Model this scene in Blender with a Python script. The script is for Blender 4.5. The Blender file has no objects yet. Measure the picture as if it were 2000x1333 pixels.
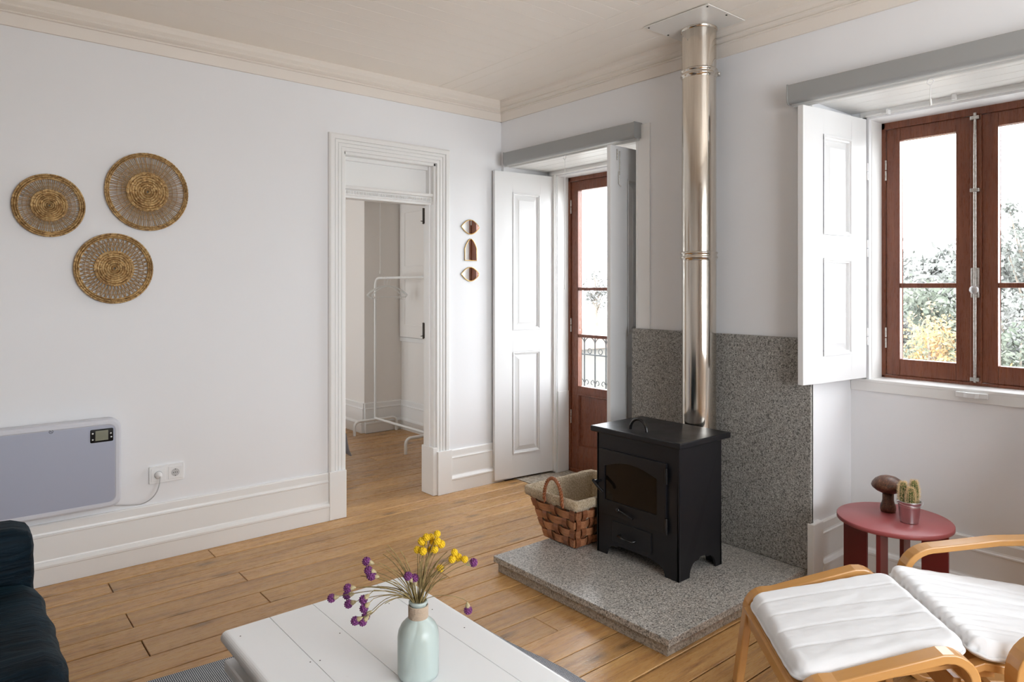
import bpy, bmesh, math, random
from mathutils import Vector, Matrix, noise
random.seed(7)
S = bpy.context.scene
COL = S.collection
PI = math.pi
R = math.radians

# ------------------------------------------------------------ camera, sky, exposure
CAM = Vector((-3.3874, -4.2043, 1.5))
YAW = R(50.25)
FW = Vector((math.cos(YAW), math.sin(YAW), 0)); RT = Vector((FW.y, -FW.x, 0))
cd = bpy.data.cameras.new('camera'); cam = bpy.data.objects.new('camera', cd); COL.objects.link(cam)
cam.location = CAM; cam.rotation_euler = (R(90), 0, YAW - R(90))
cd.sensor_width = 36; cd.lens = 24.3; cd.shift_y = -0.052; cd.clip_start = 0.05; cd.clip_end = 300
S.camera = cam
S.view_settings.view_transform = 'Standard'; S.view_settings.look = 'None'
S.view_settings.exposure = 0.20; S.view_settings.gamma = 1.0; S.view_settings.use_curve_mapping = False
W = bpy.data.worlds.new('overcast_sky'); S.world = W; W.use_nodes = True
bg = W.node_tree.nodes['Background']; bg.inputs[0].default_value = (0.90, 0.95, 1.0, 1); bg.inputs[1].default_value = 9.8
S.cycles.max_bounces = 10; S.cycles.diffuse_bounces = 6; S.cycles.glossy_bounces = 5
S.cycles.transmission_bounces = 6; S.cycles.transparent_max_bounces = 12
S.cycles.sample_clamp_indirect = 6.0; S.cycles.caustics_reflective = False; S.cycles.caustics_refractive = False
S.cycles.use_denoising = True

def portal(name, loc, rot, sx, sy):
    l = bpy.data.lights.new(name, 'AREA'); l.shape = 'RECTANGLE'; l.size = sx; l.size_y = sy
    l.cycles.is_portal = True
    o = bpy.data.objects.new(name, l); COL.objects.link(o); o.location = loc; o.rotation_euler = rot
# sky portals in the windows and in the unseen openings added for fill (they only guide the sky light)
portal('portal_balcony', (0.72, -0.70, 1.2), (0, R(90), 0), 2.3, 1.08)
portal('portal_window', (0.72, -3.035, 1.7), (0, R(90), 0), 1.36, 0.9)
portal('portal_back', (-1.8, -6.28, 1.6), (R(90), 0, 0), 2.4, 1.7)
portal('portal_bedroom', (-4.22, 2.3, 1.5), (0, R(-90), 0), 1.4, 1.4)

# ------------------------------------------------------------ materials
def mat(name, col, rough=0.5, metal=0.0, **kw):
    m = bpy.data.materials.new(name); m.use_nodes = True
    b = m.node_tree.nodes['Principled BSDF']
    b.inputs['Base Color'].default_value = (*col, 1); b.inputs['Roughness'].default_value = rough
    b.inputs['Metallic'].default_value = metal
    for k, v in kw.items():
        b.inputs[k.replace('_', ' ')].default_value = v
    m['b'] = b.name
    return m
class NT:
    def __init__(s, m):
        s.t = m.node_tree; s.b = s.t.nodes['Principled BSDF']
    def n(s, typ, **kw):
        n = s.t.nodes.new(typ)
        for k, v in kw.items():
            if k.startswith('i_'):
                key = k[2:]
                n.inputs[int(key) if key.isdigit() else key.replace('_', ' ')].default_value = v
            else: setattr(n, k, v)
        return n
    def l(s, a, b): s.t.links.new(a, b)
    def coord(s, scale=(1, 1, 1), rnd=False, pos=False):
        if pos: src = s.n('ShaderNodeNewGeometry').outputs['Position']
        else: src = s.n('ShaderNodeTexCoord').outputs['Object']
        if rnd:
            oi = s.n('ShaderNodeObjectInfo'); mu = s.n('ShaderNodeMath', operation='MULTIPLY', i_1=37.0)
            s.l(oi.outputs['Random'], mu.inputs[0])
            ad = s.n('ShaderNodeVectorMath', operation='ADD'); s.l(src, ad.inputs[0]); s.l(mu.outputs[0], ad.inputs[1]); src = ad.outputs[0]
        mp = s.n('ShaderNodeMapping'); mp.inputs['Scale'].default_value = scale; s.l(src, mp.inputs[0])
        return mp.outputs[0]
    def noise(s, vec, scale, detail=4, rough=0.55, dist=0.0):
        n = s.n('ShaderNodeTexNoise'); n.inputs['Scale'].default_value = scale; n.inputs['Detail'].default_value = detail
        n.inputs['Roughness'].default_value = rough; n.inputs['Distortion'].default_value = dist; s.l(vec, n.inputs['Vector'])
        return n.outputs['Fac']
    def ramp(s, fac, stops):
        r = s.n('ShaderNodeValToRGB'); e = r.color_ramp.elements
        while len(e) < len(stops): e.new(0.5)
        for el, (p, c) in zip(e, stops): el.position = p; el.color = (*c, 1) if len(c) == 3 else c
        s.l(fac, r.inputs[0]); return r.outputs[0]
    def mix(s, a, b, fac, mode='MIX'):
        m = s.n('ShaderNodeMix', data_type='RGBA', blend_type=mode)
        for v, i in ((a, 6), (b, 7)):
            if isinstance(v, tuple): m.inputs[i].default_value = (*v, 1)
            else: s.l(v, m.inputs[i])
        if isinstance(fac, float): m.inputs[0].default_value = fac
        else: s.l(fac, m.inputs[0])
        return m.outputs[2]
    def bump(s, h, strength, dist=0.01):
        b = s.n('ShaderNodeBump'); b.inputs['Strength'].default_value = strength; b.inputs['Distance'].default_value = dist
        s.l(h, b.inputs['Height']); s.l(b.outputs[0], s.b.inputs['Normal'])
def lin(r, g, b):
    f = lambda c: (c / 255 / 12.92) if c / 255 <= 0.04045 else ((c / 255 + 0.055) / 1.055) ** 2.4
    return (f(r), f(g), f(b))

def paint(name, col, rough, bump=0.05, sc=6, tint=0.05, dirt=0.0):
    m = mat(name, col, rough); t = NT(m)
    v = t.coord(pos=True); n1 = t.noise(v, sc, 5); n2 = t.noise(v, 1.3, 2)
    c = t.mix(tuple(x * (1 - tint) for x in col), col, n2)
    if dirt:
        n3 = t.noise(v, 23, 6, 0.7)
        f = t.ramp(n3, [(0.70, (0, 0, 0)), (0.78, (dirt, dirt, dirt))])
        c = t.mix(c, (0.25, 0.2, 0.14), f)
    t.l(c, t.b.inputs['Base Color']); t.bump(n1, bump, 0.004)
    return m
M_wall = paint('plaster_white', (0.805, 0.808, 0.822), 0.75, 0.12, 9, 0.03)
M_wall2 = paint('bedroom_plaster_warm_lit', (0.83, 0.795, 0.755), 0.75, 0.12, 9, 0.03)  # warm light of the bedroom tinted into the plaster colour
M_trim = paint('trim_white', (0.81, 0.805, 0.79), 0.34, 0.03, 12, 0.03, 0.12)
M_shut = paint('shutter_white', (0.765, 0.765, 0.765), 0.28, 0.04, 8, 0.02, 0.05)
M_corn = paint('cornice_cream', (0.78, 0.72, 0.65), 0.5, 0.015, 8, 0.03, 0.03)
M_ceil = paint('ceiling_cream', (0.93, 0.875, 0.80), 0.5, 0.02, 8, 0.03, 0.05)
M_plate = paint('ceiling_plate_paint', (0.80, 0.78, 0.74), 0.4, 0.02, 8, 0.02)
M_under = mat('subfloor_dark', (0.035, 0.022, 0.014), 0.9)

def wood(name, c1, c2, c3, rough, axis='x', rnd=True, sc=1.0, knots=True, bump=0.25):
    m = mat(name, c2, rough); t = NT(m)
    st = {'x': (1.0, 14, 14), 'y': (14, 1.0, 14), 'z': (14, 14, 1.0)}[axis]
    v = t.coord(tuple(a * sc for a in st), rnd)
    g = t.noise(v, 2.2, 8, 0.62, 0.6)
    fine = t.noise(t.coord(tuple(a * sc * 3 for a in st), rnd), 6, 4, 0.6)
    c = t.ramp(g, [(0.28, c1), (0.5, c2), (0.75, c3)])
    c = t.mix(c, t.mix(c, c1, 0.45), t.ramp(fine, [(0.5, (0, 0, 0)), (0.72, (0.8, 0.8, 0.8))]))
    if knots:
        kv = t.coord({'x': (1.6, 5, 5), 'y': (5, 1.6, 5), 'z': (5, 5, 1.6)}[axis], rnd)
        vo = t.n('ShaderNodeTexVoronoi', voronoi_dimensions='2D'); vo.inputs['Scale'].default_value = 0.8 * sc; t.l(kv, vo.inputs['Vector'])
        c = t.mix(c, tuple(x * 0.28 for x in c1), t.ramp(vo.outputs['Distance'], [(0.0, (0.85,) * 3), (0.035, (0.6,) * 3), (0.11, (0, 0, 0))]))
        sm_ = t.noise(t.coord((2.2, 11, 11) if axis == 'x' else (11, 2.2, 11), rnd), 1.6, 6, 0.7, 1.0)
        c = t.mix(c, tuple(x * 0.45 for x in c1), t.ramp(sm_, [(0.60, (0, 0, 0)), (0.74, (0.62,) * 3)]))
        big = t.noise(t.coord((1.2, 5, 5) if axis == 'x' else (5, 1.2, 5), False, True), 1.1, 4, 0.6)
        c = t.mix(c, t.mix(c, (0.50, 0.36, 0.22), 0.30), big)
    if rnd:
        oi = t.n('ShaderNodeObjectInfo'); hs = t.n('ShaderNodeHueSaturation')
        mr = t.n('ShaderNodeMapRange'); mr.inputs[3].default_value = 0.86; mr.inputs[4].default_value = 1.10
        t.l(oi.outputs['Random'], mr.inputs[0]); t.l(mr.outputs[0], hs.inputs['Value']); t.l(c, hs.inputs['Color']); c = hs.outputs[0]
    t.l(c, t.b.inputs['Base Color'])
    rr = t.ramp(fine, [(0.3, (rough - 0.06,) * 3), (0.8, (rough + 0.14,) * 3)]); t.l(rr, t.b.inputs['Roughness'])
    t.bump(fine, bump, 0.002)
    return m
M_floor = wood('pine_boards', (0.27, 0.115, 0.030), (0.50, 0.26, 0.078), (0.63, 0.375, 0.135), 0.28)
M_birch = wood('birch_veneer', (0.53, 0.26, 0.080), (0.56, 0.285, 0.090), (0.59, 0.31, 0.104), 0.24, 'x', False, 0.5, False, 0.0)
for nd in M_birch.node_tree.nodes:
    if nd.type == 'MIX': nd.inputs[0].default_value = 0.06
for lk in list(M_birch.node_tree.links):
    if lk.to_socket.name == 'Roughness' and lk.to_node.type == 'BSDF_PRINCIPLED': M_birch.node_tree.links.remove(lk)
M_sash = wood('sash_mahogany', (0.125, 0.036, 0.018), (0.185, 0.058, 0.028), (0.25, 0.09, 0.045), 0.28, 'z', False, 1.0, False, 0.08)
M_walnut = wood('turned_walnut', (0.035, 0.012, 0.006), (0.10, 0.038, 0.018), (0.24, 0.10, 0.045), 0.38, 'x', False, 4.0, False, 0.1)
M_chip = wood('basket_chipwood', (0.17, 0.055, 0.022), (0.27, 0.10, 0.045), (0.36, 0.15, 0.075), 0.35, 'y', True, 3.0, False, 0.1)
M_chip2 = wood('basket_chipwood_light', (0.26, 0.10, 0.045), (0.40, 0.17, 0.08), (0.50, 0.25, 0.13), 0.32, 'y', True, 3.0, False, 0.1)
M_wicker = wood('wicker_brown', (0.22, 0.065, 0.02), (0.33, 0.11, 0.04), (0.42, 0.17, 0.07), 0.4, 'z', True, 8.0, False, 0.1)
def seagrass(name, cols):
    m = mat(name, cols[1], 0.55); t = NT(m); v = t.coord()
    vo = t.n('ShaderNodeTexVoronoi'); vo.inputs['Scale'].default_value = 95; t.l(v, vo.inputs['Vector'])
    sx = t.n('ShaderNodeSeparateColor'); t.l(vo.outputs['Color'], sx.inputs[0])
    c = t.ramp(sx.outputs[0], [(0.0, cols[0]), (0.45, cols[1]), (0.9, cols[2])])
    c = t.mix(c, cols[0], t.ramp(t.noise(v, 9, 3), [(0.45, (0, 0, 0)), (0.7, (0.6,) * 3)]))
    t.l(c, t.b.inputs['Base Color']); t.bump(vo.outputs['Distance'], 0.5, 0.004); return m
M_rattan = seagrass('seagrass', ((0.24, 0.125, 0.04), (0.43, 0.255, 0.09), (0.68, 0.47, 0.22)))
M_rattan2 = wood('seagrass_dark', (0.20, 0.105, 0.035), (0.34, 0.20, 0.075), (0.48, 0.31, 0.13), 0.6, 'x', True, 9.0, False, 0.2)
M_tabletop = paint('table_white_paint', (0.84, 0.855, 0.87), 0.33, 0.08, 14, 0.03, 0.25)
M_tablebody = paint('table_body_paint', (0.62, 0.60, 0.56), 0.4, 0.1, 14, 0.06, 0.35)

def granite(name, dark, midc, light, sc, rough):
    m = mat(name, midc, rough); t = NT(m); v = t.coord(pos=True)
    vo = t.n('ShaderNodeTexVoronoi'); vo.inputs['Scale'].default_value = sc; t.l(v, vo.inputs['Vector'])
    sx = t.n('ShaderNodeSeparateColor'); t.l(vo.outputs['Color'], sx.inputs[0])
    c = t.ramp(sx.outputs[0], [(0.0, dark), (0.24, tuple(x * 1.6 for x in dark)), (0.42, midc), (0.72, midc), (0.95, light)])
    n2 = t.noise(v, sc * 0.8, 5, 0.7)
    c = t.mix(c, t.mix(c, light, 0.55), t.ramp(n2, [(0.45, (0, 0, 0)), (0.62, (1, 1, 1))]))
    n3 = t.noise(v, 5, 3, 0.6)
    c = t.mix(c, t.mix(c, dark, 0.55), t.ramp(n3, [(0.62, (0, 0, 0)), (0.80, (0.5,) * 3)]))
    sp = t.noise(v, 9, 4, 0.7, 1.5)
    c = t.mix(c, (0.02, 0.018, 0.016), t.ramp(sp, [(0.735, (0, 0, 0)), (0.76, (0.7,) * 3)]))
    t.l(c, t.b.inputs['Base Color']); return m
M_hearth = granite('granite_hearth', (0.09, 0.085, 0.078), (0.37, 0.35, 0.32), (0.62, 0.60, 0.56), 190, 0.34)
M_panel = granite('granite_panel', (0.055, 0.052, 0.047), (0.24, 0.23, 0.21), (0.45, 0.43, 0.40), 185, 0.42)
M_base = granite('granite_rough', (0.15, 0.13, 0.105), (0.38, 0.335, 0.28), (0.52, 0.47, 0.40), 150, 0.75)
M_sill = granite('threshold_stone', (0.2, 0.17, 0.13), (0.42, 0.36, 0.28), (0.55, 0.5, 0.42), 60, 0.6)

M_black = mat('black_stove_enamel', (0.007, 0.007, 0.009), 0.36, Specular_IOR_Level=0.38)
t = NT(M_black); t.l(t.ramp(t.noise(t.coord(pos=True), 7, 4), [(0.3, (0.30,) * 3), (0.7, (0.42,) * 3)]), t.b.inputs['Roughness'])
M_blackgl = mat('stove_glass', (0.006, 0.004, 0.003), 0.10, Specular_IOR_Level=0.3)
M_blackhandle = mat('black_gloss', (0.008, 0.008, 0.009), 0.12)
M_steel = mat('polished_steel', (0.66, 0.60, 0.53), 0.09, 1.0)
t = NT(M_steel); nv = t.noise(t.coord((3, 3, 0.4), pos=True), 4, 4)
t.l(t.ramp(nv, [(0.35, (0.06,) * 3), (0.75, (0.20,) * 3)]), t.b.inputs['Roughness'])
t.l(t.ramp(t.noise(t.coord((22, 22, 0.8), pos=True), 2, 5), [(0.3, (0.56, 0.50, 0.43)), (0.6, (0.70, 0.65, 0.58))]), t.b.inputs['Base Color'])
M_zinc = mat('galvanised_zinc', (0.62, 0.62, 0.63), 0.28, 1.0)
M_brass = mat('brass', (0.62, 0.40, 0.14), 0.25, 1.0)
M_nickel = mat('worn_nickel', (0.52, 0.50, 0.47), 0.32, 1.0)
t = NT(M_nickel); t.l(t.ramp(t.noise(t.coord(pos=True), 90, 5, 0.7), [(0.35, (0.42, 0.39, 0.35)), (0.6, (0.66, 0.64, 0.61))]), t.b.inputs['Base Color'])
M_iron = mat('dark_iron', (0.03, 0.022, 0.016), 0.5, 0.6)
M_mirror = mat('mirror_glass', (0.93, 0.93, 0.92), 0.01, 1.0)
M_blind = mat('blind_grey_aluminium', (0.31, 0.315, 0.31), 0.36, 0.1)
M_blind2 = mat('blind_bar_light', (0.60, 0.60, 0.58), 0.4)
M_plastic = mat('white_plastic', (0.80, 0.80, 0.80), 0.3)
M_well = mat('socket_well_grey', (0.50, 0.50, 0.50), 0.4)
M_cable = mat('grey_cable', (0.42, 0.42, 0.42), 0.5)
M_cord = mat('white_cord', (0.78, 0.78, 0.76), 0.6)
M_heater = mat('heater_white', (0.60, 0.61, 0.66), 0.35)
M_heaterf = mat('heater_front_panel', (0.37, 0.39, 0.48), 0.38)
M_lcd = mat('lcd_grey', (0.20, 0.20, 0.14), 0.2)
M_dark = mat('dark_slot', (0.02, 0.02, 0.02), 0.6)
M_red = mat('red_lacquer_sheen', (0.36, 0.085, 0.088), 0.36)  # sheen of the table top lightened into its colour, paler than the legs
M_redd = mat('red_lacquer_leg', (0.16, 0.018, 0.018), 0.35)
M_soil = mat('soil', (0.03, 0.02, 0.012), 0.9)
M_white_tube = mat('white_powder_coat', (0.82, 0.82, 0.80), 0.35)
M_iron2 = mat('grey_wrought_iron', (0.014, 0.018, 0.020), 0.6)
M_mattress = mat('mattress_cream', (0.75, 0.70, 0.60), 0.8)

def cloth(name, col, bumps=0.3, sc=14, rough=0.85, sheen=0.3):
    m = mat(name, col, rough); t = NT(m); m.node_tree.nodes['Principled BSDF'].inputs['Sheen Weight'].default_value = sheen
    v = t.coord(); n1 = t.noise(v, sc, 5, 0.6, 0.4); n2 = t.noise(v, 350, 2)
    ad = t.n('ShaderNodeMath', operation='MULTIPLY_ADD', i_1=0.12); t.l(n2, ad.inputs[0]); t.l(n1, ad.inputs[2])
    t.bump(ad.outputs[0], bumps, 0.012); return m
M_cotton = cloth('white_cotton', (0.77, 0.775, 0.79), 0.16, 12)
M_blanket = cloth('grey_blanket', (0.20, 0.19, 0.20), 0.3)
M_burlap = cloth('burlap', (0.56, 0.43, 0.27), 0.9, 130)
t = NT(M_burlap); t.l(t.ramp(t.noise(t.coord(), 110, 4, 0.7), [(0.35, (0.36, 0.25, 0.13)), (0.62, (0.66, 0.53, 0.36))]), t.b.inputs['Base Color'])
M_twine = cloth('jute_twine', (0.48, 0.37, 0.27), 0.4, 90)
M_velvet = mat('teal_velvet', (0.004, 0.018, 0.028), 0.6)
t = NT(M_velvet); t.b.inputs['Sheen Weight'].default_value = 0.07; t.b.inputs['Specular IOR Level'].default_value = 0.12; t.b.inputs['Sheen Tint'].default_value = (0.05, 0.22, 0.30, 1); t.b.inputs['Sheen Roughness'].default_value = 0.35
vv = t.coord((1.2, 9, 9)); nn = t.noise(vv, 2.2, 5, 0.6, 0.8)
t.l(t.ramp(nn, [(0.35, (0.0006, 0.0025, 0.005)), (0.7, (0.003, 0.014, 0.024))]), t.b.inputs['Base Color']); t.bump(nn, 0.6, 0.02)

def rug_mat():
    m = mat('striped_rug', (0.4, 0.42, 0.45), 0.9); t = NT(m); v = t.coord()
    w = t.n('ShaderNodeTexWave', wave_type='BANDS', bands_direction='X'); w.inputs['Scale'].default_value = 46.0
    w.inputs['Distortion'].default_value = 0.9; w.inputs['Detail'].default_value = 2; w.inputs['Detail Scale'].default_value = 0.5; t.l(v, w.inputs['Vector'])
    sp = t.noise(v, 260, 3)
    c = t.ramp(w.outputs['Fac'], [(0.42, (0.03, 0.045, 0.07)), (0.58, (0.62, 0.64, 0.66))])
    c = t.mix(c, (0.12, 0.14, 0.17), t.ramp(sp, [(0.5, (0, 0, 0)), (0.7, (0.6,) * 3)]))
    t.l(c, t.b.inputs['Base Color']); t.bump(sp, 0.5, 0.004); return m
M_rug = rug_mat()

def glass_thin():
    m = bpy.data.materials.new('window_glass'); m.use_nodes = True; nt = m.node_tree; nt.nodes.clear()
    o = nt.nodes.new('ShaderNodeOutputMaterial'); mx = nt.nodes.new('ShaderNodeMixShader')
    tr = nt.nodes.new('ShaderNodeBsdfTransparent'); gl = nt.nodes.new('ShaderNodeBsdfGlossy'); gl.inputs['Roughness'].default_value = 0.02
    fr = nt.nodes.new('ShaderNodeLayerWeight'); pw = nt.nodes.new('ShaderNodeMath'); pw.operation = 'POWER'; pw.inputs[1].default_value = 5.0
    ma = nt.nodes.new('ShaderNodeMath'); ma.operation = 'MULTIPLY_ADD'; ma.inputs[1].default_value = 0.6; ma.inputs[2].default_value = 0.04
    nt.links.new(fr.outputs['Facing'], pw.inputs[0]); nt.links.new(pw.outputs[0], ma.inputs[0])
    nt.links.new(ma.outputs[0], mx.inputs[0]); nt.links.new(tr.outputs[0], mx.inputs[1]); nt.links.new(gl.outputs[0], mx.inputs[2]); nt.links.new(mx.outputs[0], o.inputs[0])
    return m
M_glass = glass_thin()
def frosted():
    m = bpy.data.materials.new('frosted_green_glass'); m.use_nodes = True; nt = m.node_tree; nt.nodes.clear()
    N = nt.nodes.new; o = N('ShaderNodeOutputMaterial')
    tr = N('ShaderNodeBsdfTransparent'); tr.inputs[0].default_value = (0.95, 0.99, 0.975, 1)
    tl = N('ShaderNodeBsdfTranslucent'); tl.inputs[0].default_value = (0.95, 1.0, 0.98, 1)
    df = N('ShaderNodeBsdfDiffuse'); df.inputs[0].default_value = (0.80, 0.94, 0.90, 1)
    gl = N('ShaderNodeBsdfGlossy'); gl.inputs['Roughness'].default_value = 0.28
    m1 = N('ShaderNodeMixShader'); m1.inputs[0].default_value = 0.80
    m2 = N('ShaderNodeMixShader'); m2.inputs[0].default_value = 0.64
    m3 = N('ShaderNodeMixShader'); fr = N('ShaderNodeFresnel'); fr.inputs[0].default_value = 1.5
    L = nt.links.new
    L(tl.outputs[0], m1.inputs[1]); L(df.outputs[0], m1.inputs[2])
    L(tr.outputs[0], m2.inputs[1]); L(m1.outputs[0], m2.inputs[2])
    L(fr.outputs[0], m3.inputs[0]); L(m2.outputs[0], m3.inputs[1]); L(gl.outputs[0], m3.inputs[2]); L(m3.outputs[0], o.inputs[0])
    return m
M_frost = frosted()

def noisy(name, a, b, sc, rough=0.8, trans=0.0):
    m = mat(name, a, rough); t = NT(m); t.l(t.mix(a, b, t.ramp(t.noise(t.coord(), sc, 3), [(0.4, (0, 0, 0)), (0.6, (1, 1, 1))])), t.b.inputs['Base Color'])
    return m
M_yellow = noisy('craspedia_yellow', (0.75, 0.45, 0.005), (0.85, 0.62, 0.02), 500)
M_purple = noisy('amaranth_purple', (0.07, 0.010, 0.07), (0.28, 0.07, 0.26), 420)
M_calyx = noisy('calyx_straw', (0.36, 0.29, 0.15), (0.52, 0.45, 0.27), 300)
M_stem = noisy('dry_stem', (0.17, 0.12, 0.045), (0.33, 0.25, 0.10), 60)
M_cactus = noisy('cactus_green', (0.035, 0.075, 0.015), (0.09, 0.14, 0.03), 60)
M_spine = mat('cactus_spines', (0.80, 0.62, 0.36), 0.6)
M_bark = noisy('tree_bark', (0.16, 0.13, 0.10), (0.25, 0.21, 0.17), 6)
M_ground = noisy('garden_ground', (0.36, 0.36, 0.33), (0.46, 0.45, 0.42), 0.8)
def leafm(name, a, b):
    m = noisy(name, a, b, 1.5); return m
M_leafA = leafm('leaf_grey_green', (0.085, 0.092, 0.078), (0.14, 0.142, 0.128))
M_leafB = leafm('leaf_green', (0.060, 0.074, 0.050), (0.11, 0.12, 0.09))
M_leafC = noisy('leaf_orange', (0.11, 0.12, 0.075), (0.38, 0.20, 0.065), 2.2)
M_leafD = leafm('leaf_silver', (0.12, 0.122, 0.11), (0.18, 0.18, 0.168))
M_house = mat('house_plaster', (0.16, 0.15, 0.135), 0.8)
M_roof = mat('roof_tile', (0.12, 0.07, 0.05), 0.8)

# ------------------------------------------------------------ mesh helpers
WM = {}
class MB:
    def __init__(s): s.v = []; s.f = []; s.sm = []
    def add(s, vs, fs, smooth=False, M=None):
        o = len(s.v)
        s.v += [tuple(M @ Vector(v)) if M is not None else tuple(v) for v in vs]
        s.f += [tuple(i + o for i in f) for f in fs]; s.sm += [smooth] * len(fs)
        return s
    def box(s, x0, x1, y0, y1, z0, z1, M=None, c=0.0):
        if x0 > x1: x0, x1 = x1, x0
        if y0 > y1: y0, y1 = y1, y0
        if z0 > z1: z0, z1 = z1, z0
        if c <= 0:
            vs = [(x, y, z) for x in (x0, x1) for y in (y0, y1) for z in (z0, z1)]
            fs = [(0, 1, 3, 2), (4, 6, 7, 5), (0, 4, 5, 1), (2, 3, 7, 6), (0, 2, 6, 4), (1, 5, 7, 3)]
            return s.add(vs, fs, False, M)
        bm = bmesh.new(); bmesh.ops.create_cube(bm, size=1)
        for v in bm.verts: v.co = Vector(((x0 + x1) / 2 + v.co.x * (x1 - x0), (y0 + y1) / 2 + v.co.y * (y1 - y0), (z0 + z1) / 2 + v.co.z * (z1 - z0)))
        bmesh.ops.bevel(bm, geom=bm.edges[:], offset=c, segments=2, affect='EDGES', profile=0.5)
        s.bm(bm, False, M); return s
    def bm(s, bm, smooth=False, M=None):
        bm.verts.index_update()
        s.add([v.co.copy() for v in bm.verts], [[v.index for v in f.verts] for f in bm.faces], smooth, M); bm.free(); return s
    def prism(s, pts, axis, a, b, smooth=False, M=None):
        n = len(pts)
        def P(p, h):
            return {'x': (h, p[0], p[1]), 'y': (p[0], h, p[1]), 'z': (p[0], p[1], h)}[axis]
        vs = [P(p, a) for p in pts] + [P(p, b) for p in pts]
        fs = [tuple(range(n))[::-1], tuple(range(n, 2 * n))]
        o = len(s.v); s.add(vs, fs, False, M)
        for i in range(n):
            s.f.append((o + i, o + (i + 1) % n, o + n + (i + 1) % n, o + n + i)); s.sm.append(smooth)
        return s
    def lathe(s, prof, c=(0, 0, 0), n=24, M=None, smooth=True, rx=1.0, ry=1.0):
        vs = []; fs = []
        for r, z in prof:
            for i in range(n):
                a = 2 * PI * i / n; vs.append((c[0] + r * rx * math.cos(a), c[1] + r * ry * math.sin(a), c[2] + z))
        for j in range(len(prof) - 1):
            for i in range(n):
                fs.append((j * n + i, j * n + (i + 1) % n, (j + 1) * n + (i + 1) % n, (j + 1) * n + i))
        s.add(vs, fs, smooth, M)
        if prof[0][0] > 1e-4: s.add(vs[:n], [tuple(range(n))[::-1]], False, M)
        if prof[-1][0] > 1e-4: s.add(vs[-n:], [tuple(range(n))], False, M)
        return s
    def tube(s, pts, r, n=8, closed=False, M=None, caps=True, rr=None):
        pts = [Vector(p) for p in pts]; m = len(pts); vs = []; fs = []; prev = None
        for i, p in enumerate(pts):
            a = pts[i - 1] if (i > 0 or closed) else p; b = pts[(i + 1) % m] if (i < m - 1 or closed) else p
            t = (b - a)
            if t.length < 1e-9: t = Vector((0, 0, 1))
            t.normalize()
            if prev is None:
                u = t.orthogonal().normalized()
            else:
                u = prev - t * prev.dot(t)
                u = u.normalized() if u.length > 1e-6 else t.orthogonal().normalized()
            prev = u; w = t.cross(u); rad = rr[i] if rr else r
            for k in range(n):
                an = 2 * PI * k / n; vs.append(p + u * math.cos(an) * rad + w * math.sin(an) * rad)
        for i in range(m if closed else m - 1):
            j = (i + 1) % m
            for k in range(n): fs.append((i * n + k, i * n + (k + 1) % n, j * n + (k + 1) % n, j * n + k))
        s.add(vs, fs, True, M)
        if caps and not closed: s.add(vs[:n], [tuple(range(n))[::-1]], False, M); s.add(vs[-n:], [tuple(range(n))], False, M)
        return s
    def strip(s, path, w0, w1, th, M=None):
        """bent lamella: path in local xz, extruded from y=w0 to y=w1, thickness th to the left of travel"""
        P = [Vector((p[0], 0, p[1])) for p in path]; n = len(P); A = []; B = []
        for i in range(n):
            t = (P[min(i + 1, n - 1)] - P[max(i - 1, 0)]).normalized(); nn = Vector((-t.z, 0, t.x))
            A.append(P[i]); B.append(P[i] + nn * th)
        vs = []
        for a, b in zip(A, B): vs += [(a.x, w0, a.z), (a.x, w1, a.z), (b.x, w1, b.z), (b.x, w0, b.z)]
        fs = []; o = len(s.v)
        for i in range(n - 1):
            for k in range(4): fs.append((4 * i + k, 4 * i + (k + 1) % 4, 4 * i + 4 + (k + 1) % 4, 4 * i + 4 + k))
        s.add(vs, fs, False, M); s.add(vs[:4], [(3, 2, 1, 0)], False, M); s.add(vs[-4:], [(0, 1, 2, 3)], False, M); return s
    def ball(s, c, r, n=8, m=6, sx=1, sy=1, sz=1, M=None):
        prof = [(max(r * math.sin(PI * j / m), 0.0), -r * math.cos(PI * j / m) * sz) for j in range(m + 1)]
        return s.lathe(prof, c, n, M, True, sx, sy)
    def sweep_rect(s, prof, u0, u1, z0, z1, plane, closed=False, M=None):
        """profile (w outward, d protrusion) mitred round an opening u0..u1 x z0..z1; plane(u,z,d)->xyz"""
        rows = []
        for w, d in prof:
            if closed: rows.append([plane(u0 - w, z0 - w, d), plane(u0 - w, z1 + w, d), plane(u1 + w, z1 + w, d), plane(u1 + w, z0 - w, d)])
            else: rows.append([plane(u0 - w, z0, d), plane(u0 - w, z1 + w, d), plane(u1 + w, z1 + w, d), plane(u1 + w, z0, d)])
        vs = [p for r in rows for p in r]; fs = []
        for j in range(len(rows) - 1):
            for k in range(4 if closed else 3): fs.append((4 * j + k, 4 * j + (k + 1) % 4, 4 * j + 4 + (k + 1) % 4, 4 * j + 4 + k))
        return s.add(vs, fs, False, M)
    def extrude_prof(s, prof, p0, p1, plane):
        """prof list of (d, z); plane(t, d, z)->xyz; closed polygon solid from t=p0 to p1"""
        n = len(prof); vs = [plane(p0, d, z) for d, z in prof] + [plane(p1, d, z) for d, z in prof]
        fs = [tuple(range(n)), tuple(range(2 * n - 1, n - 1, -1))] + [(i, (i + 1) % n, n + (i + 1) % n, n + i) for i in range(n)]
        return s.add(vs, fs)

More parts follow.
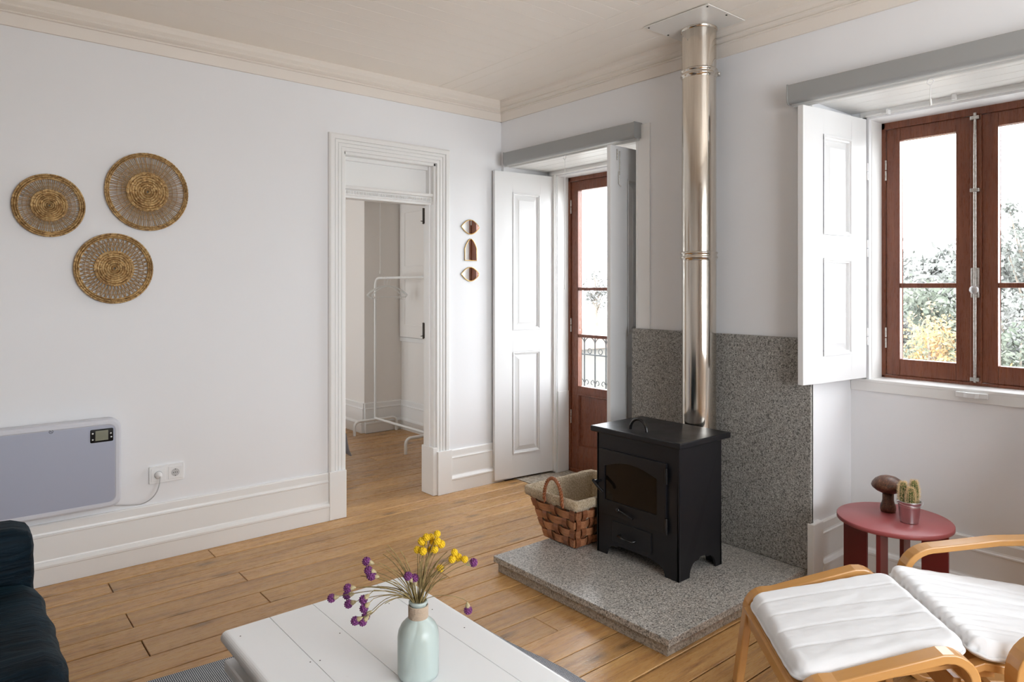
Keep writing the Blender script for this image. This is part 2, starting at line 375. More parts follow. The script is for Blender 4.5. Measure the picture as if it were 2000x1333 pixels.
def link(o, parent=None):
    COL.objects.link(o)
    if parent is not None: o.parent = parent
    return o
def tag(o, label=None, cat=None, group=None, kind=None):
    if label: o['label'] = label
    if cat: o['category'] = cat
    if group: o['group'] = group
    if kind: o['kind'] = kind
    return o
def thing(name, label, cat, loc=(0, 0, 0), rz=0.0, group=None, kind=None):
    o = bpy.data.objects.new(name, None); o.empty_display_size = 0.05
    link(o); o.location = loc; o.rotation_euler = (0, 0, rz)
    WM[o.name] = Matrix.Translation(loc) @ Matrix.Rotation(rz, 4, 'Z')
    return tag(o, label, cat, group, kind)
def obj(name, mb, m, parent=None, local=False, bevel=0.0, seg=2, label=None, kind=None, fix=True, loc=None):
    me = bpy.data.meshes.new(name)
    mw = WM.get(parent.name) if parent is not None else (Matrix.Translation(loc) if loc is not None else None)
    vs = mb.v
    if mw is not None and not local:
        inv = mw.inverted(); vs = [tuple(inv @ Vector(v)) for v in vs]
    me.from_pydata([tuple(v) for v in vs], [], mb.f); me.update()
    if fix:
        bm = bmesh.new(); bm.from_mesh(me); bmesh.ops.remove_doubles(bm, verts=bm.verts, dist=1e-6) if not any(mb.sm) else None
        bmesh.ops.recalc_face_normals(bm, faces=bm.faces); bm.to_mesh(me); bm.free()
    if any(mb.sm):
        if len(me.polygons) == len(mb.sm): me.polygons.foreach_set('use_smooth', mb.sm)
    me.materials.append(m)
    o = bpy.data.objects.new(name, me); link(o, parent)
    if loc is not None: o.location = loc
    WM[o.name] = mw if mw is not None else Matrix.Identity(4)
    if bevel > 0:
        b = o.modifiers.new('bevel', 'BEVEL'); b.width = bevel; b.segments = seg; b.limit_method = 'ANGLE'; b.angle_limit = R(40)
        b.harden_normals = False
    if label: o['label'] = label
    if kind: o['kind'] = kind
    return o
def dup(root, loc=None, rz=None, label=None):
    def cp(o, par):
        c = o.copy(); COL.objects.link(c); c.parent = par; WM[c.name] = WM[o.name]
        for ch in [x for x in bpy.data.objects if x.parent == o]: cp(ch, c)
        return c
    c = cp(root, None)
    if loc is not None: c.location = loc
    if rz is not None: c.rotation_euler = (0, 0, rz)
    if label: c['label'] = label
    return c
def arc(cx, cz, r, a0, a1, n=8):
    return [(cx + r * math.cos(R(a0 + (a1 - a0) * i / n)), cz + r * math.sin(R(a0 + (a1 - a0) * i / n))) for i in range(n + 1)]
def bez(p0, p1, p2, n=10):
    p0, p1, p2 = Vector(p0), Vector(p1), Vector(p2)
    return [p0 * (1 - t) ** 2 + p1 * 2 * t * (1 - t) + p2 * t * t for t in [i / n for i in range(n + 1)]]

# ------------------------------------------------------------ room shell
XL, YB, ZC = -6.2, -6.0, 2.94        # left wall, back wall, ceiling
T = 0.62                             # outer wall thickness
N1 = (-1.366, -0.03); N2 = (-3.60, -2.49); N3 = (1.00, 2.25); NZ = 2.455; ND = 0.44
BW = (-1.25, -0.14); WW = (-3.485, -2.585)   # window openings
w = MB()
w.box(0, T, N1[1], 0.13, 0, ZC + 0.1)
w.box(0, T, N2[1], N1[0], 0, ZC + 0.1)
w.box(0, T, YB, N2[0], 0, ZC + 0.1)
w.box(0, T, N1[0], N1[1], NZ, ZC + 0.1); w.box(0, T, N2[0], N2[1], NZ, ZC + 0.1)
w.box(ND + 0.02, T, BW[1], N1[1], 0, NZ); w.box(ND + 0.02, T, N1[0], BW[0], 0, NZ); w.box(ND + 0.02, T, BW[0], BW[1], 2.40, NZ)
w.box(ND, T, WW[1], N2[1], 0, NZ); w.box(ND, T, N2[0], WW[0], 0, NZ); w.box(ND, T, WW[0], WW[1], 2.40, NZ); w.box(ND, T, WW[0], WW[1], 0, 1.0)
tag(obj('wall_right', w, M_wall, fix=False), 'thick white wall with two deep window niches behind the stove', 'wall', kind='structure')
w = MB()
DO = (-1.335, -0.61); DT = 2.40
w.box(XL, DO[0], 0, 0.13, 0, ZC + 0.1); w.box(DO[1], 0.0, 0, 0.13, 0, ZC + 0.1); w.box(DO[0], DO[1], 0, 0.13, DT, ZC + 0.1)
tag(obj('wall_far', w, M_wall, fix=False), 'white wall with woven discs, heater and the open doorway', 'wall', kind='structure')
w = MB()
w.box(XL, -3.0, YB - 0.25, YB, 0, ZC + 0.1); w.box(-0.6, 0, YB - 0.25, YB, 0, ZC + 0.1); w.box(-3.0, -0.6, YB - 0.25, YB, 0, 0.75); w.box(-3.0, -0.6, YB - 0.25, YB, 2.45, ZC + 0.1)  # unseen opening, placed and sized to give the room fill light
tag(obj('wall_back', w, M_wall, fix=False), 'white wall behind the camera with an opening added for fill light', 'wall', kind='structure')
w = MB()
w.box(XL - 0.25, XL, YB - 0.25, 0.13, 0, ZC + 0.1)
tag(obj('wall_left', w, M_wall, fix=False), 'plain white wall left of the camera', 'wall', kind='structure')
w = MB()   # bedroom walls
w.box(0, T, N3[1], 4.45, 0, ZC + 0.1); w.box(0, T, 0.13, N3[0], 0, ZC + 0.1); w.box(0, T, N3[0], N3[1], NZ, ZC + 0.1); w.box(ND, T, N3[0], N3[1], 0, NZ)
tag(obj('wall_bedroom_right', w, M_wall2, fix=False), 'white bedroom wall with a shuttered window niche seen through the doorway', 'wall', kind='structure')
w = MB()
w.box(-4.0, T, 4.45, 4.6, 0, ZC + 0.1)
w.box(-4.15, -4.0, 0.13, 1.6, 0, ZC + 0.1); w.box(-4.15, -4.0, 3.0, 4.6, 0, ZC + 0.1); w.box(-4.15, -4.0, 1.6, 3.0, 0, 0.8); w.box(-4.15, -4.0, 1.6, 3.0, 2.2, ZC + 0.1)  # opening out of view, added to light the bedroom
tag(obj('wall_bedroom_far', w, M_wall2, fix=False), 'white bedroom walls with an unseen opening added for light', 'wall', kind='structure')

# floor with single boards
fl = MB(); fl.box(XL, T, YB, 4.6, -0.12, -0.022)
floor = tag(obj('floor', fl, M_under, fix=False), 'old honey coloured pine board floor with dark gaps', 'floor', kind='structure')
ys = [0.13 - 0.0, -0.05, -0.19, -0.333, -0.48, -0.62, -0.79, -0.935, -1.10, -1.25, -1.405, -1.54, -1.70, -1.845, -2.01, -2.185, -2.325, -2.47]
while ys[-1] > -5.9: ys.append(ys[-1] - random.uniform(0.135, 0.16))
ys[-1] = YB
joints = {2: [-2.72], 1: [-2.196, 0.0], 5: [-2.72], 7: [-2.72], 4: [-2.165], 6: [-2.165], 3: [-4.4], 8: [-1.35, -4.4], 9: [-3.6], 10: [-2.16, -4.9], 12: [-2.9], 13: [-1.3, -4.4], 15: [-4.0]}
def plank(x0, x1, y0, y1):
    g = 0.0020 + random.random() * 0.0014; h = random.uniform(-0.0012, 0.0008); c = 0.0022
    xa, xb, ya, yb = x0 + g * 0.7, x1 - g * 0.7, y0 + g, y1 - g
    vs = []
    for z, i in ((-0.022, 0), (h - c, 0), (h, c)):
        vs += [(xa + i, ya + i, z), (xb - i, ya + i, z), (xb - i, yb - i, z), (xa + i, yb - i, z)]
    fs = [(8, 9, 10, 11)]
    for j in (0, 4): fs += [(j + k, j + (k + 1) % 4, j + 4 + (k + 1) % 4, j + 4 + k) for k in range(4)]
    m = MB(); m.add(vs, fs); obj('plank', m, M_floor, floor, fix=False)
for i in range(len(ys) - 1):
    y1, y0 = ys[i], ys[i + 1]
    js = sorted(joints.get(i, [random.uniform(-4.6, -2.0)] if i > 15 and random.random() < 0.5 else []))
    yc = (y0 + y1) / 2
    xr = ND if (N2[0] + 0.07 < yc < N2[1] + 0.02) else (0.10 if N1[0] < yc < N1[1] else 0.0)
    if y0 > -0.1: xr = 0.0
    xs = [XL] + [j for j in js if j < xr - 0.2] + [xr]
    for a, b in zip(xs[:-1], xs[1:]): plank(a, b, y0, y1)
yb = 0.13; k = 0
while yb < 4.4:
    y2 = min(yb + (0.137 + (k % 3) * 0.012), 4.45)
    xr = ND if (N3[0] < (yb + y2) / 2 < N3[1]) else 0
    xs = [-4.0] + ([-0.45] if k == 7 else [-1.9] if k % 3 == 1 else [-2.9] if k % 3 == 0 else []) + [xr]
    for a, b in zip(xs[:-1], xs[1:]): plank(a, b, yb, y2)
    yb = y2; k += 1
# threshold stone in the balcony niche
tag(obj('trim_1', MB().box(0.10, 0.62, N1[0], N1[1], -0.02, 0.004), M_sill, bevel=0.003), 'worn stone threshold under the balcony door', 'threshold', kind='structure')

# ceiling with boards
cl = MB(); cl.box(XL, T, YB, 4.6, ZC + 0.006, ZC + 0.12)
ceil = tag(obj('ceiling', cl, M_ceil, fix=False), 'cream painted board ceiling with a moulded border', 'ceiling', kind='structure')
def cboard(x0, x1, y0, y1, z=ZC):
    g = 0.0014
    m = MB(); c = 0.0012
    xa, xb, ya, yb_ = x0 + g, x1 - g, y0 + g, y1 - g
    vs = []
    for zz, i in ((z + 0.012, 0), (z + c, 0), (z, c)):
        vs += [(xa + i, ya + i, zz), (xb - i, ya + i, zz), (xb - i, yb_ - i, zz), (xa + i, yb_ - i, zz)]
    fs = [(11, 10, 9, 8)]
    for j in (0, 4): fs += [(j + (k + 1) % 4, j + k, j + 4 + k, j + 4 + (k + 1) % 4) for k in range(4)]
    m.add(vs, fs); obj('ceiling_board', m, M_ceil, ceil, fix=False)
yy = -0.62; 
while yy > -5.3:
    cboard(XL + 0.6, -0.63, yy - 0.118, yy); yy -= 0.118
for a, b in ((-0.63, -0.525), (-0.525, -0.375), (-0.375, -0.215), (-0.215, -0.05)): cboard(a, b, -5.95, -0.055 if a > -0.3 else -0.055)
for a, b in ((-0.62, -0.50), (-0.50, -0.33), (-0.33, -0.055)): cboard(XL + 0.1, -0.63, a, b)
cboard(-4, 0, 0.14, 4.4)
# cornice (fascia, bead, cove) on far and right walls
CP = [(0.0, 2.79), (0.014, 2.79), (0.016, 2.797), (0.030, 2.846), (0.040, 2.849), (0.040, 2.856), (0.034, 2.860), (0.046, 2.868), (0.055, 2.876), (0.055, 2.884), (0.048, 2.888), (0.060, 2.905), (0.066, 2.92), (0.066, ZC + 0.004), (0.0, ZC + 0.004)]
m = MB(); m.extrude_prof([(-d, z) for d, z in CP], XL, -0.0, lambda t, d, z: (t, d, z))
tag(obj('trim_2', m, M_corn), 'cream cornice moulding along the wall with the woven discs', 'cornice', kind='structure')
m = MB(); m.extrude_prof([(-d, z) for d, z in CP], YB, -0.0, lambda t, d, z: (d, t, z))
tag(obj('trim_3', m, M_corn), 'cream cornice moulding above the stove wall', 'cornice', kind='structure')

# baseboards
BP = [(0, 0), (0.034, 0), (0.034, 0.086), (0.038, 0.090), (0.038, 0.100), (0.030, 0.112), (0.022, 0.118), (0.020, 0.124), (0.020, 0.240), (0.024, 0.244), (0.024, 0.250), (0.018, 0.254), (0.016, 0.262), (0.016, 0.300), (0.012, 0.306), (0, 0.306)]
def base(name, a, b, plane, label):
    m = MB(); m.extrude_prof(BP, a, b, plane); tag(obj(name, m, M_trim), label, 'baseboard', kind='structure')
base('baseboard_far_left', XL, -1.445, lambda t, d, z: (t, -d, z), 'tall white moulded baseboard below the heater')
base('baseboard_far_right', -0.495, 0.0, lambda t, d, z: (t, -d, z), 'short white baseboard between doorway and balcony shutter')
base('baseboard_right', YB, -3.62, lambda t, d, z: (-d, t, z), 'white baseboard right of the window niche')
base('baseboard_niche', N2[0], N2[1], lambda t, d, z: (ND - d, t, z), 'white baseboard under the window behind the red table')
base('baseboard_niche_side', 0.06, ND, lambda t, d, z: (t, N2[1] - d, z), 'short white baseboard on the niche side beside the granite')
base('baseboard_back', XL, 0, lambda t, d, z: (t, YB + d, z), 'white baseboard on the back wall')
base('baseboard_bedroom_right', N3[1], 4.45, lambda t, d, z: (-d, t, z), 'white bedroom baseboard beyond the doorway')
base('baseboard_bedroom_niche', N3[0], N3[1], lambda t, d, z: (ND - d, t, z), 'white bedroom baseboard under the shuttered window')
base('baseboard_bedroom_side', 0.0, ND, lambda t, d, z: (t, N3[1] - d, z), 'short white bedroom baseboard on the niche side')

# interior doorway 
d1 = thing('door_1', 'open interior doorway with fluted white casing and transom', 'doorway', (-0.97, 0, 0), kind='structure')
prof = [(0, 0.0), (0, 0.020), (0.018, 0.020), (0.020, 0.014), (0.024, 0.014), (0.026, 0.022), (0.042, 0.022), (0.044, 0.016), (0.048, 0.016), (0.050, 0.024), (0.064, 0.024), (0.066, 0.018), (0.070, 0.018), (0.072, 0.030), (0.098, 0.030), (0.108, 0.022), (0.108, 0.0)]
pl = lambda u, z, d: (u, -d, z)
m = MB(); m.sweep_rect(prof, DO[0], DO[1], 0.30, DT, pl); obj('casing', m, M_trim, d1)
obj('plinth_block', MB().box(DO[0] - 0.112, DO[0] + 0.006, -0.040, 0.0, 0, 0.31), M_trim, d1, bevel=0.003)
obj('plinth_block', MB().box(DO[1] - 0.004, DO[1] + 0.118, -0.040, 0.0, 0, 0.315), M_trim, d1, bevel=0.003)
m = MB(); m.box(DO[0] - 0.001, DO[0] + 0.018, 0.0, 0.135, 0, DT); m.box(DO[1] - 0.018, DO[1] + 0.001, 0.0, 0.135, 0, DT); m.box(DO[0], DO[1], 0.0, 0.135, DT - 0.02, DT + 0.001)
m.box(DO[1] - 0.03, DO[1] - 0.016, 0.04, 0.10, 0.0, DT - 0.02); m.box(DO[0] + 0.016, DO[0] + 0.03, 0.04, 0.10, 0.0, DT - 0.02)
obj('jamb_lining', m, M_trim, d1, bevel=0.002)
obj('jamb_plinth', MB().box(DO[1] - 0.034, DO[1], -0.02, 0.137, 0, 0.345), M_trim, d1, bevel=0.003)
tb = MB(); tb.extrude_prof([(0.03, 2.10), (0.03, 2.112), (0.024, 2.118), (0.03, 2.125), (0.03, 2.152), (0.012, 2.160), (0.006, 2.172), (0.012, 2.180), (0.06, 2.186), (0.12, 2.186), (0.12, 2.10)], DO[0] + 0.016, DO[1] - 0.016, lambda t, d, z: (t, d, z))
trb = obj('transom_bar', tb, M_trim, d1)
m = MB()
x = DO[0] + 0.024
while x < DO[1] - 0.026:
    m.box(x, x + 0.0055, 0.020, 0.031, 2.128, 2.147); x += 0.0115
obj('dentil', m, M_trim, trb, kind='stuff')
obj('transom_panel', MB().box(DO[0] + 0.016, DO[1] - 0.016, 0.085, 0.10, 2.18, DT - 0.015), M_trim, d1)
m = MB(); m.box(DO[0] + 0.016, DO[1] - 0.016, 0.06, 0.086, 2.355, DT - 0.018); obj('transom_bead', m, M_trim, d1, bevel=0.004)
for z in (2.03, 1.185):
    m = MB(); m.tube([(DO[1] - 0.024, 0.128, z - 0.06), (DO[1] - 0.024, 0.128, z + 0.058)], 0.0065, 8); m.box(DO[1] - 0.028, DO[1] - 0.016, 0.10, 0.13, z - 0.055, z + 0.055)
    m.tube([(DO[1] - 0.024, 0.128, z - 0.04), (DO[1] - 0.05, 0.120, z - 0.04)], 0.003, 6)
    obj('hinge', m, M_iron, d1, label='dark iron hinge pin')

# flat casings on the stove wall
m = MB(); m.box(-0.012, 0, -1.471, -1.366, 1.245, 2.52); m.box(-0.016, 0, -1.378, -1.366, 1.245, 2.45)
tag(obj('trim_4', m, M_trim, bevel=0.002), 'flat white casing board right of the balcony door', 'casing', kind='structure')
m = MB(); m.box(-0.012, 0, N2[1], -2.425, 1.25, 2.52); m.box(-0.014, 0.004, N2[1] - 0.012, N2[1] + 0.006, 0.31, 2.455); m.box(-0.006, 0.002, N2[1] + 0.004, N2[1] + 0.010, 0.31, 2.455)
tag(obj('trim_5', m, M_trim, bevel=0.002), 'white corner casing between granite panel and window niche', 'casing', kind='structure')
tag(obj('trim_6', MB().box(-0.034, 0.070, N2[1] - 0.030, N2[1] + 0.004, 0, 0.318), M_trim, bevel=0.004), 'white plinth block at the foot of the niche corner', 'block', kind='structure')
# niche soffit boards
for idx, (n_, nm, lab) in enumerate(((N1, 'trim_7', 'white boarded soffit over the balcony door niche'), (N2, 'trim_8', 'white boarded soffit over the window niche'))):
    s0 = tag(obj(nm, MB().box(0.003, ND, n_[0], n_[1], NZ - 0.004, NZ + 0.01), M_trim), lab, 'soffit', kind='structure')
    for k in range(4):
        obj('soffit_board', MB().box(0.006 + k * 0.1085, 0.006 + (k + 1) * 0.1085 - 0.003, n_[0] + 0.002, n_[1] - 0.002, NZ - 0.014, NZ - 0.004), M_trim, s0, bevel=0.003)
    # head piece of the shutter frame
    m = MB(); m.box(ND - 0.004, ND + 0.025, n_[0] + 0.05, n_[1] - 0.05, 2.412, NZ - 0.003); m.box(ND - 0.014, ND - 0.004, n_[0] + 0.08, n_[1] - 0.08, 2.412, 2.422)
    obj('head_rail', m, M_trim, s0, bevel=0.002)

# ------------------------------------------------------------ windows
def raised_panel(u0, u1, z0, z1, d, plane, sgn=1):
    """moulding rings stepping down from face d then rising to a bevelled field"""
    m = MB(); rings = [(0, d + 0.004 * sgn), (0.010, d + 0.005 * sgn), (0.013, d - 0.003 * sgn), (0.020, d - 0.004 * sgn), (0.024, d - 0.016 * sgn), (0.058, d - 0.003 * sgn), (0.060, d - 0.001 * sgn)]
    rows = [[plane(u0 + i, z0 + i, dd), plane(u0 + i, z1 - i, dd), plane(u1 - i, z1 - i, dd), plane(u1 - i, z0 + i, dd)] for i, dd in rings]
    vs = [p for r in rows for p in r]; fs = []
    for j in range(len(rows) - 1):
        for k in range(4): fs.append((4 * j + k, 4 * j + (k + 1) % 4, 4 * j + 4 + (k + 1) % 4, 4 * j + 4 + k))
    k = 4 * (len(rows) - 1); fs.append((k, k + 1, k + 2, k + 3)); m.add(vs, fs); return m
def shutter(parent, hx, hy, fx, fy, z0, z1, panels, side, lab, face=-1):
    """leaf from hinge (hx,hy) to free edge (fx,fy); panels = [(z0,z1)], visible face towards -y"""
    h = Vector((hx, hy, 0)); f = Vector((fx, fy, 0)); u = (f - h); L = u.length; u.normalize()
    n = Vector((-u.y, u.x, 0));
    if n.y > 0: n = -n           # towards the camera side
    P = lambda a, z, d: h + u * a + n * d + Vector((0, 0, z))
    th = 0.030; st = 0.125 if L > 0.5 else 0.11
    def slab(m, a0, a1, b0, b1, d0=-th, d1=0.0):
        vs = [P(a, z, d) for a in (a0, a1) for d in (d0, d1) for z in (b0, b1)]
        m.add(vs, [(0, 1, 3, 2), (4, 6, 7, 5), (0, 4, 5, 1), (2, 3, 7, 6), (0, 2, 6, 4), (1, 5, 7, 3)])
    m = MB(); e0, e1 = 0.135, L - 0.165
    slab(m, 0, e0, z0, z1); slab(m, e1, L, z0, z1)
    zs = [z0] + [z for p in panels for z in p] + [z1]
    for k in range(0, len(zs), 2): slab(m, e0, e1, zs[k], zs[k + 1])
    sh = obj('shutter', m, M_shut, parent, bevel=0.0015, label=lab)
    for a, b in panels:
        pm = raised_panel(e0, e1, a, b, 0.0, P); bk = [P(e0, a, -th + .006), P(e0, b, -th + .006), P(e1, b, -th + .006), P(e1, a, -th + .006)]
        pm.add(bk, [(0, 3, 2, 1)]); obj('panel', pm, M_shut, sh, fix=False)
    for z in (z0 + 0.22, z1 - 0.28, (z0 + z1) / 2):
        hm = MB(); hm.tube([P(-0.006, z - 0.045, 0.0), P(-0.006, z - 0.002, 0.0)], 0.006, 8); hm.tube([P(-0.006, z + 0.002, 0.0), P(-0.006, z + 0.045, 0.0)], 0.006, 8)
        obj('hinge', hm, M_shut, sh)
    return sh, P

def sash(parent, y0, y1, z0, z1, x, stile, top, bottom, bars, panel=None, hingeside=None, lab=None):
    th = 0.045; m = MB()
    m.box(x, x + th, y0, y0 + stile, z0, z1); m.box(x, x + th, y1 - stile, y1, z0, z1)
    m.box(x, x + th, y0 + stile, y1 - stile, z1 - top, z1); m.box(x, x + th, y0 + stile, y1 - stile, z0, z0 + bottom)
    sh = obj('sash', m, M_sash, parent, bevel=0.003, label=lab)
    ga, gb = z0 + bottom, z1 - top
    if panel:
        p0, p1, rail = panel
        obj('lower_panel', MB().box(x + 0.016, x + 0.03, y0 + stile, y1 - stile, p0, p1), M_sash, sh)
        mm = MB(); mm.sweep_rect([(0, 0), (-0.008, -0.002), (-0.014, 0.012)], y0 + stile, y1 - stile, p0, p1, lambda u, z, d: (x + d, u, z), True); obj('panel_bead', mm, M_sash, sh, fix=False)
        obj('lock_rail', MB().box(x, x + th, y0 + stile, y1 - stile, p1, p1 + rail), M_sash, sh, bevel=0.003)
        ga = p1 + rail
    for b in bars: obj('glazing_bar', MB().box(x + 0.003, x + th - 0.004, y0 + stile, y1 - stile, b - 0.013, b + 0.013), M_sash, sh, bevel=0.004)
    zs = [ga] + sorted(bars) + [gb]
    for i in range(len(zs) - 1):
        obj('pane', MB().box(x + 0.022, x + 0.026, y0 + stile, y1 - stile, zs[i] + (0.012 if i else 0), zs[i + 1] - 0.012 * (i < len(zs) - 2)), M_glass, sh)
        # light putty bead seen round each pane
    if hingeside is not None:
        for z in ([z0 + 0.2, z1 - 0.22] if z1 - z0 < 1.5 else [z0 + 0.42, (z0 + z1) / 2, z1 - 0.2]):
            hm = MB(); hm.tube([(x - 0.004, hingeside, z - 0.055), (x - 0.004, hingeside, z - 0.003)], 0.0065, 8); hm.tube([(x - 0.004, hingeside, z + 0.003), (x - 0.004, hingeside, z + 0.055)], 0.0065, 8)
            obj('hinge', hm, M_nickel, sh, label='worn metal hinge')
    return sh

# balcony door (window_1)
WX = 0.59
w1 = thing('window_1', 'reddish brown glazed balcony door in its niche with white shutters', 'window', (WX, -0.70, 0), kind='structure')
m = MB(); m.box(WX, T + 0.03, BW[1] - 0.026, BW[1] + 0.0, 0.0, 2.40); m.box(WX, T + 0.03, BW[0], BW[0] + 0.026, 0.0, 2.40); m.box(WX, T + 0.03, BW[0], BW[1], 2.365, 2.40)
obj('frame', m, M_sash, w1, bevel=0.003)
obj('sill', MB().box(WX + 0.0, T + 0.05, BW[0], BW[1], 0.0, 0.03), M_sash, w1)
cy = (BW[0] + BW[1]) / 2
for a, b, hs in ((cy + 0.002, BW[1] - 0.028, BW[1] - 0.026), (BW[0] + 0.028, cy - 0.002, BW[0] + 0.026)):
    sash(w1, a, b, 0.03, 2.362, WX + 0.012, 0.075, 0.075, 0.19, [1.49, 1.112], (0.22, 0.64, 0.065), hs)
m = MB(); m.box(ND + 0.0, ND + 0.03, N1[1] - 0.105, N1[1] - 0.005, 0.02, 2.415); m.box(ND, ND + 0.03, N1[0] + 0.005, N1[0] + 0.105, 0.02, 2.415)
m.box(ND + 0.03, WX + 0.004, BW[1] - 0.004, BW[1] + 0.012, 0.0, 2.40); m.box(ND + 0.03, WX, BW[1] - 0.010, BW[1] + 0.01, 0.01, 0.66)
m.box(ND + 0.03, WX + 0.004, BW[0] - 0.012, BW[0] + 0.004, 0.0, 2.40); m.box(ND + 0.008, ND + 0.012, N1[1] - 0.108, N1[1] - 0.104, 0, 2.4)
obj('shutter_frame', m, M_trim, w1, bevel=0.003)
shutter(w1, 0.455, -0.115, -0.105, -0.052, 0.02, 2.40, [(0.20, 1.00), (1.17, 2.245)], 0, 'left white panelled shutter, folded open near the corner')
sr, P = shutter(w1, 0.455, -1.245, -0.135, -1.262, 0.02, 2.40, [(0.20, 1.00), (1.19, 2.20)], 1, 'right white shutter standing edge-on beside the granite')
m = MB()
for z0, z1 in ((2.22, 2.37),): m.tube([P(0.505, z0, 0.004), P(0.505, z1, 0.004)], 0.003, 6); m.tube([P(0.515, z0 + 0.02, 0.004), P(0.515, z0 - 0.06, 0.006), P(0.500, z0 - 0.075, 0.012)], 0.0035, 6)
m.tube([P(0.53, 2.31, 0.004), P(0.53, 2.38, 0.004)], 0.004, 6)
obj('latch', m, M_nickel, sr, label='thin metal hook latch')

# window_2
w2 = thing('window_2', 'reddish brown casement window with two leaves behind the armchair', 'window', (WX, -3.035, 1.0), kind='structure')
m = MB(); m.box(WX, T + 0.03, WW[1] - 0.022, WW[1], 1.012, 2.40); m.box(WX, T + 0.03, WW[0], WW[0] + 0.022, 1.012, 2.40); m.box(WX, T + 0.03, WW[0], WW[1], 2.362, 2.40); m.box(WX, T + 0.05, WW[0], WW[1], 1.0, 1.026)
obj('frame', m, M_sash, w2, bevel=0.003)
sash(w2, -3.012, WW[1] - 0.024, 1.028, 2.360, WX + 0.010, 0.068, 0.066, 0.088, [1.512], None, WW[1] - 0.022, 'left window leaf nearest the shutter')
sash(w2, WW[0] + 0.024, -3.058, 1.028, 2.360, WX + 0.010, 0.068, 0.066, 0.088, [1.512], None, WW[0] + 0.022, 'right window leaf cut by the picture edge')
obj('meeting_stile', MB().box(WX - 0.002, WX + 0.04, -3.060, -3.010, 1.022, 2.362), M_sash, w2, bevel=0.004)
br = MB(); br.tube([(WX - 0.014, -3.035, 1.03), (WX - 0.014, -3.035, 2.37)], 0.0075, 10)
bolt = obj('bolt_rod', br, M_nickel, w2, label='worn metal espagnolette rod')
m = MB(); m.box(WX - 0.018, WX, -3.053, -3.017, 1.450, 1.600, c=0.004)
obj('lock_case', m, M_nickel, bolt)
m = MB()
for z in (1.045, 1.985, 2.345): m.box(WX - 0.024, WX, -3.055, -3.015, z - 0.009, z + 0.009, c=0.002)
obj('guide', m, M_nickel, bolt)
m = MB(); m.lathe([(0.0, 0), (0.012, 0.0), (0.020, 0.004), (0.0215, 0.009), (0.018, 0.015), (0.010, 0.018), (0.0, 0.018)], (0, 0, 0), 20, Matrix.Translation((WX - 0.020, -3.035, 1.490)) @ Matrix.Rotation(R(-90), 4, 'Y'))
obj('turn_knob', m, M_zinc, bolt, label='round metal turn knob')
# niche lining and sill
m = MB(); m.box(ND, ND + 0.03, N2[1] - 0.085, N2[1] - 0.002, 1.01, 2.415); m.box(ND, ND + 0.03, N2[0] + 0.002, N2[0] + 0.085, 1.01, 2.415)
m.box(ND + 0.028, WX + 0.002, WW[1] - 0.004, WW[1] + 0.010, 1.01, 2.40); m.box(ND + 0.028, WX + 0.002, WW[0] - 0.010, WW[0] + 0.004, 1.01, 2.40)
obj('shutter_frame', m, M_trim, w2, bevel=0.003)
m = MB(); vs = [(ND + 0.02, WW[1] - 0.0, 2.418), (ND + 0.02, WW[0], 2.418), (WX + 0.004, WW[0], 2.398), (WX + 0.004, WW[1], 2.398)]; vs += [(a, b, c + 0.02) for a, b, c in vs]
m.add(vs, [(0, 1, 2, 3), (4, 7, 6, 5), (0, 4, 5, 1), (1, 5, 6, 2), (2, 6, 7, 3), (3, 7, 4, 0)]); obj('splayed_head', m, M_trim, w2)
obj('window_board', MB().box(ND - 0.010, WX + 0.01, N2[0] + 0.002, N2[1] - 0.002, 0.995, 1.012), M_trim, w2, bevel=0.003)
obj('apron_board', MB().box(ND - 0.008, ND + 0.001, N2[0] + 0.002, N2[1] - 0.002, 0.948, 0.996), M_trim, w2, bevel=0.002)
m = MB(); m.prism([(-3.135, ND - 0.01), (-3.135, ND - 0.028), (-3.10, ND - 0.028), (-3.085, ND - 0.042), (-3.05, ND - 0.042), (-3.035, ND - 0.028), (-3.0, ND - 0.028), (-3.0, ND - 0.01)], 'z', 0.972, 0.998)
m.v = [(v[1], v[0], v[2]) for v in m.v]
obj('wooden_pull', m, M_shut, w2, bevel=0.003, label='small white wooden pull on the sill')
shutter(w2, 0.425, -2.578, -0.120, -2.510, 1.02, 2.40, [(1.155, 1.65), (1.77, 2.275)], 0, 'left white panelled shutter folded open beside the window')
shutter(w2, 0.425, -3.51, -0.120, -3.57, 1.02, 2.40, [(1.155, 1.65), (1.77, 2.275)], 1, 'right white shutter outside the picture')
obj('shutter_stop', MB().box(0.395, 0.425, -2.70, -2.70 + 0.012, 2.402, 2.425, c=0.002), M_plastic, w2)
obj('ceiling_catch', MB().lathe([(0, 0), (0.011, 0), (0.011, 0.03), (0, 0.03)], (0.40, -3.00, 2.412), 12), M_plastic, w2, label='small white peg under the soffit')

# window_3: closed bedroom shutters
w3 = thing('window_3', 'closed white panelled shutters in the bedroom niche', 'window', (ND, 1.62, 1.0), kind='structure')
for a, b in ((1.02, 1.622), (1.628, 2.235)):
    m = MB(); m.box(ND - 0.03, ND - 0.002, a, b, 0.98, 2.42); sh = obj('shutter', m, M_wall2, w3, bevel=0.002)
    for z0, z1 in ((1.10, 1.60), (1.72, 2.30)):
        obj('panel', raised_panel(a + 0.10, b - 0.10, z0, z1, -0.0305, lambda u, z, d: (ND + d, u, z), -1), M_wall2, sh, fix=False)
obj('window_board', MB().box(ND - 0.02, ND, N3[0], N3[1], 0.93, 0.975), M_trim, w3, bevel=0.003)

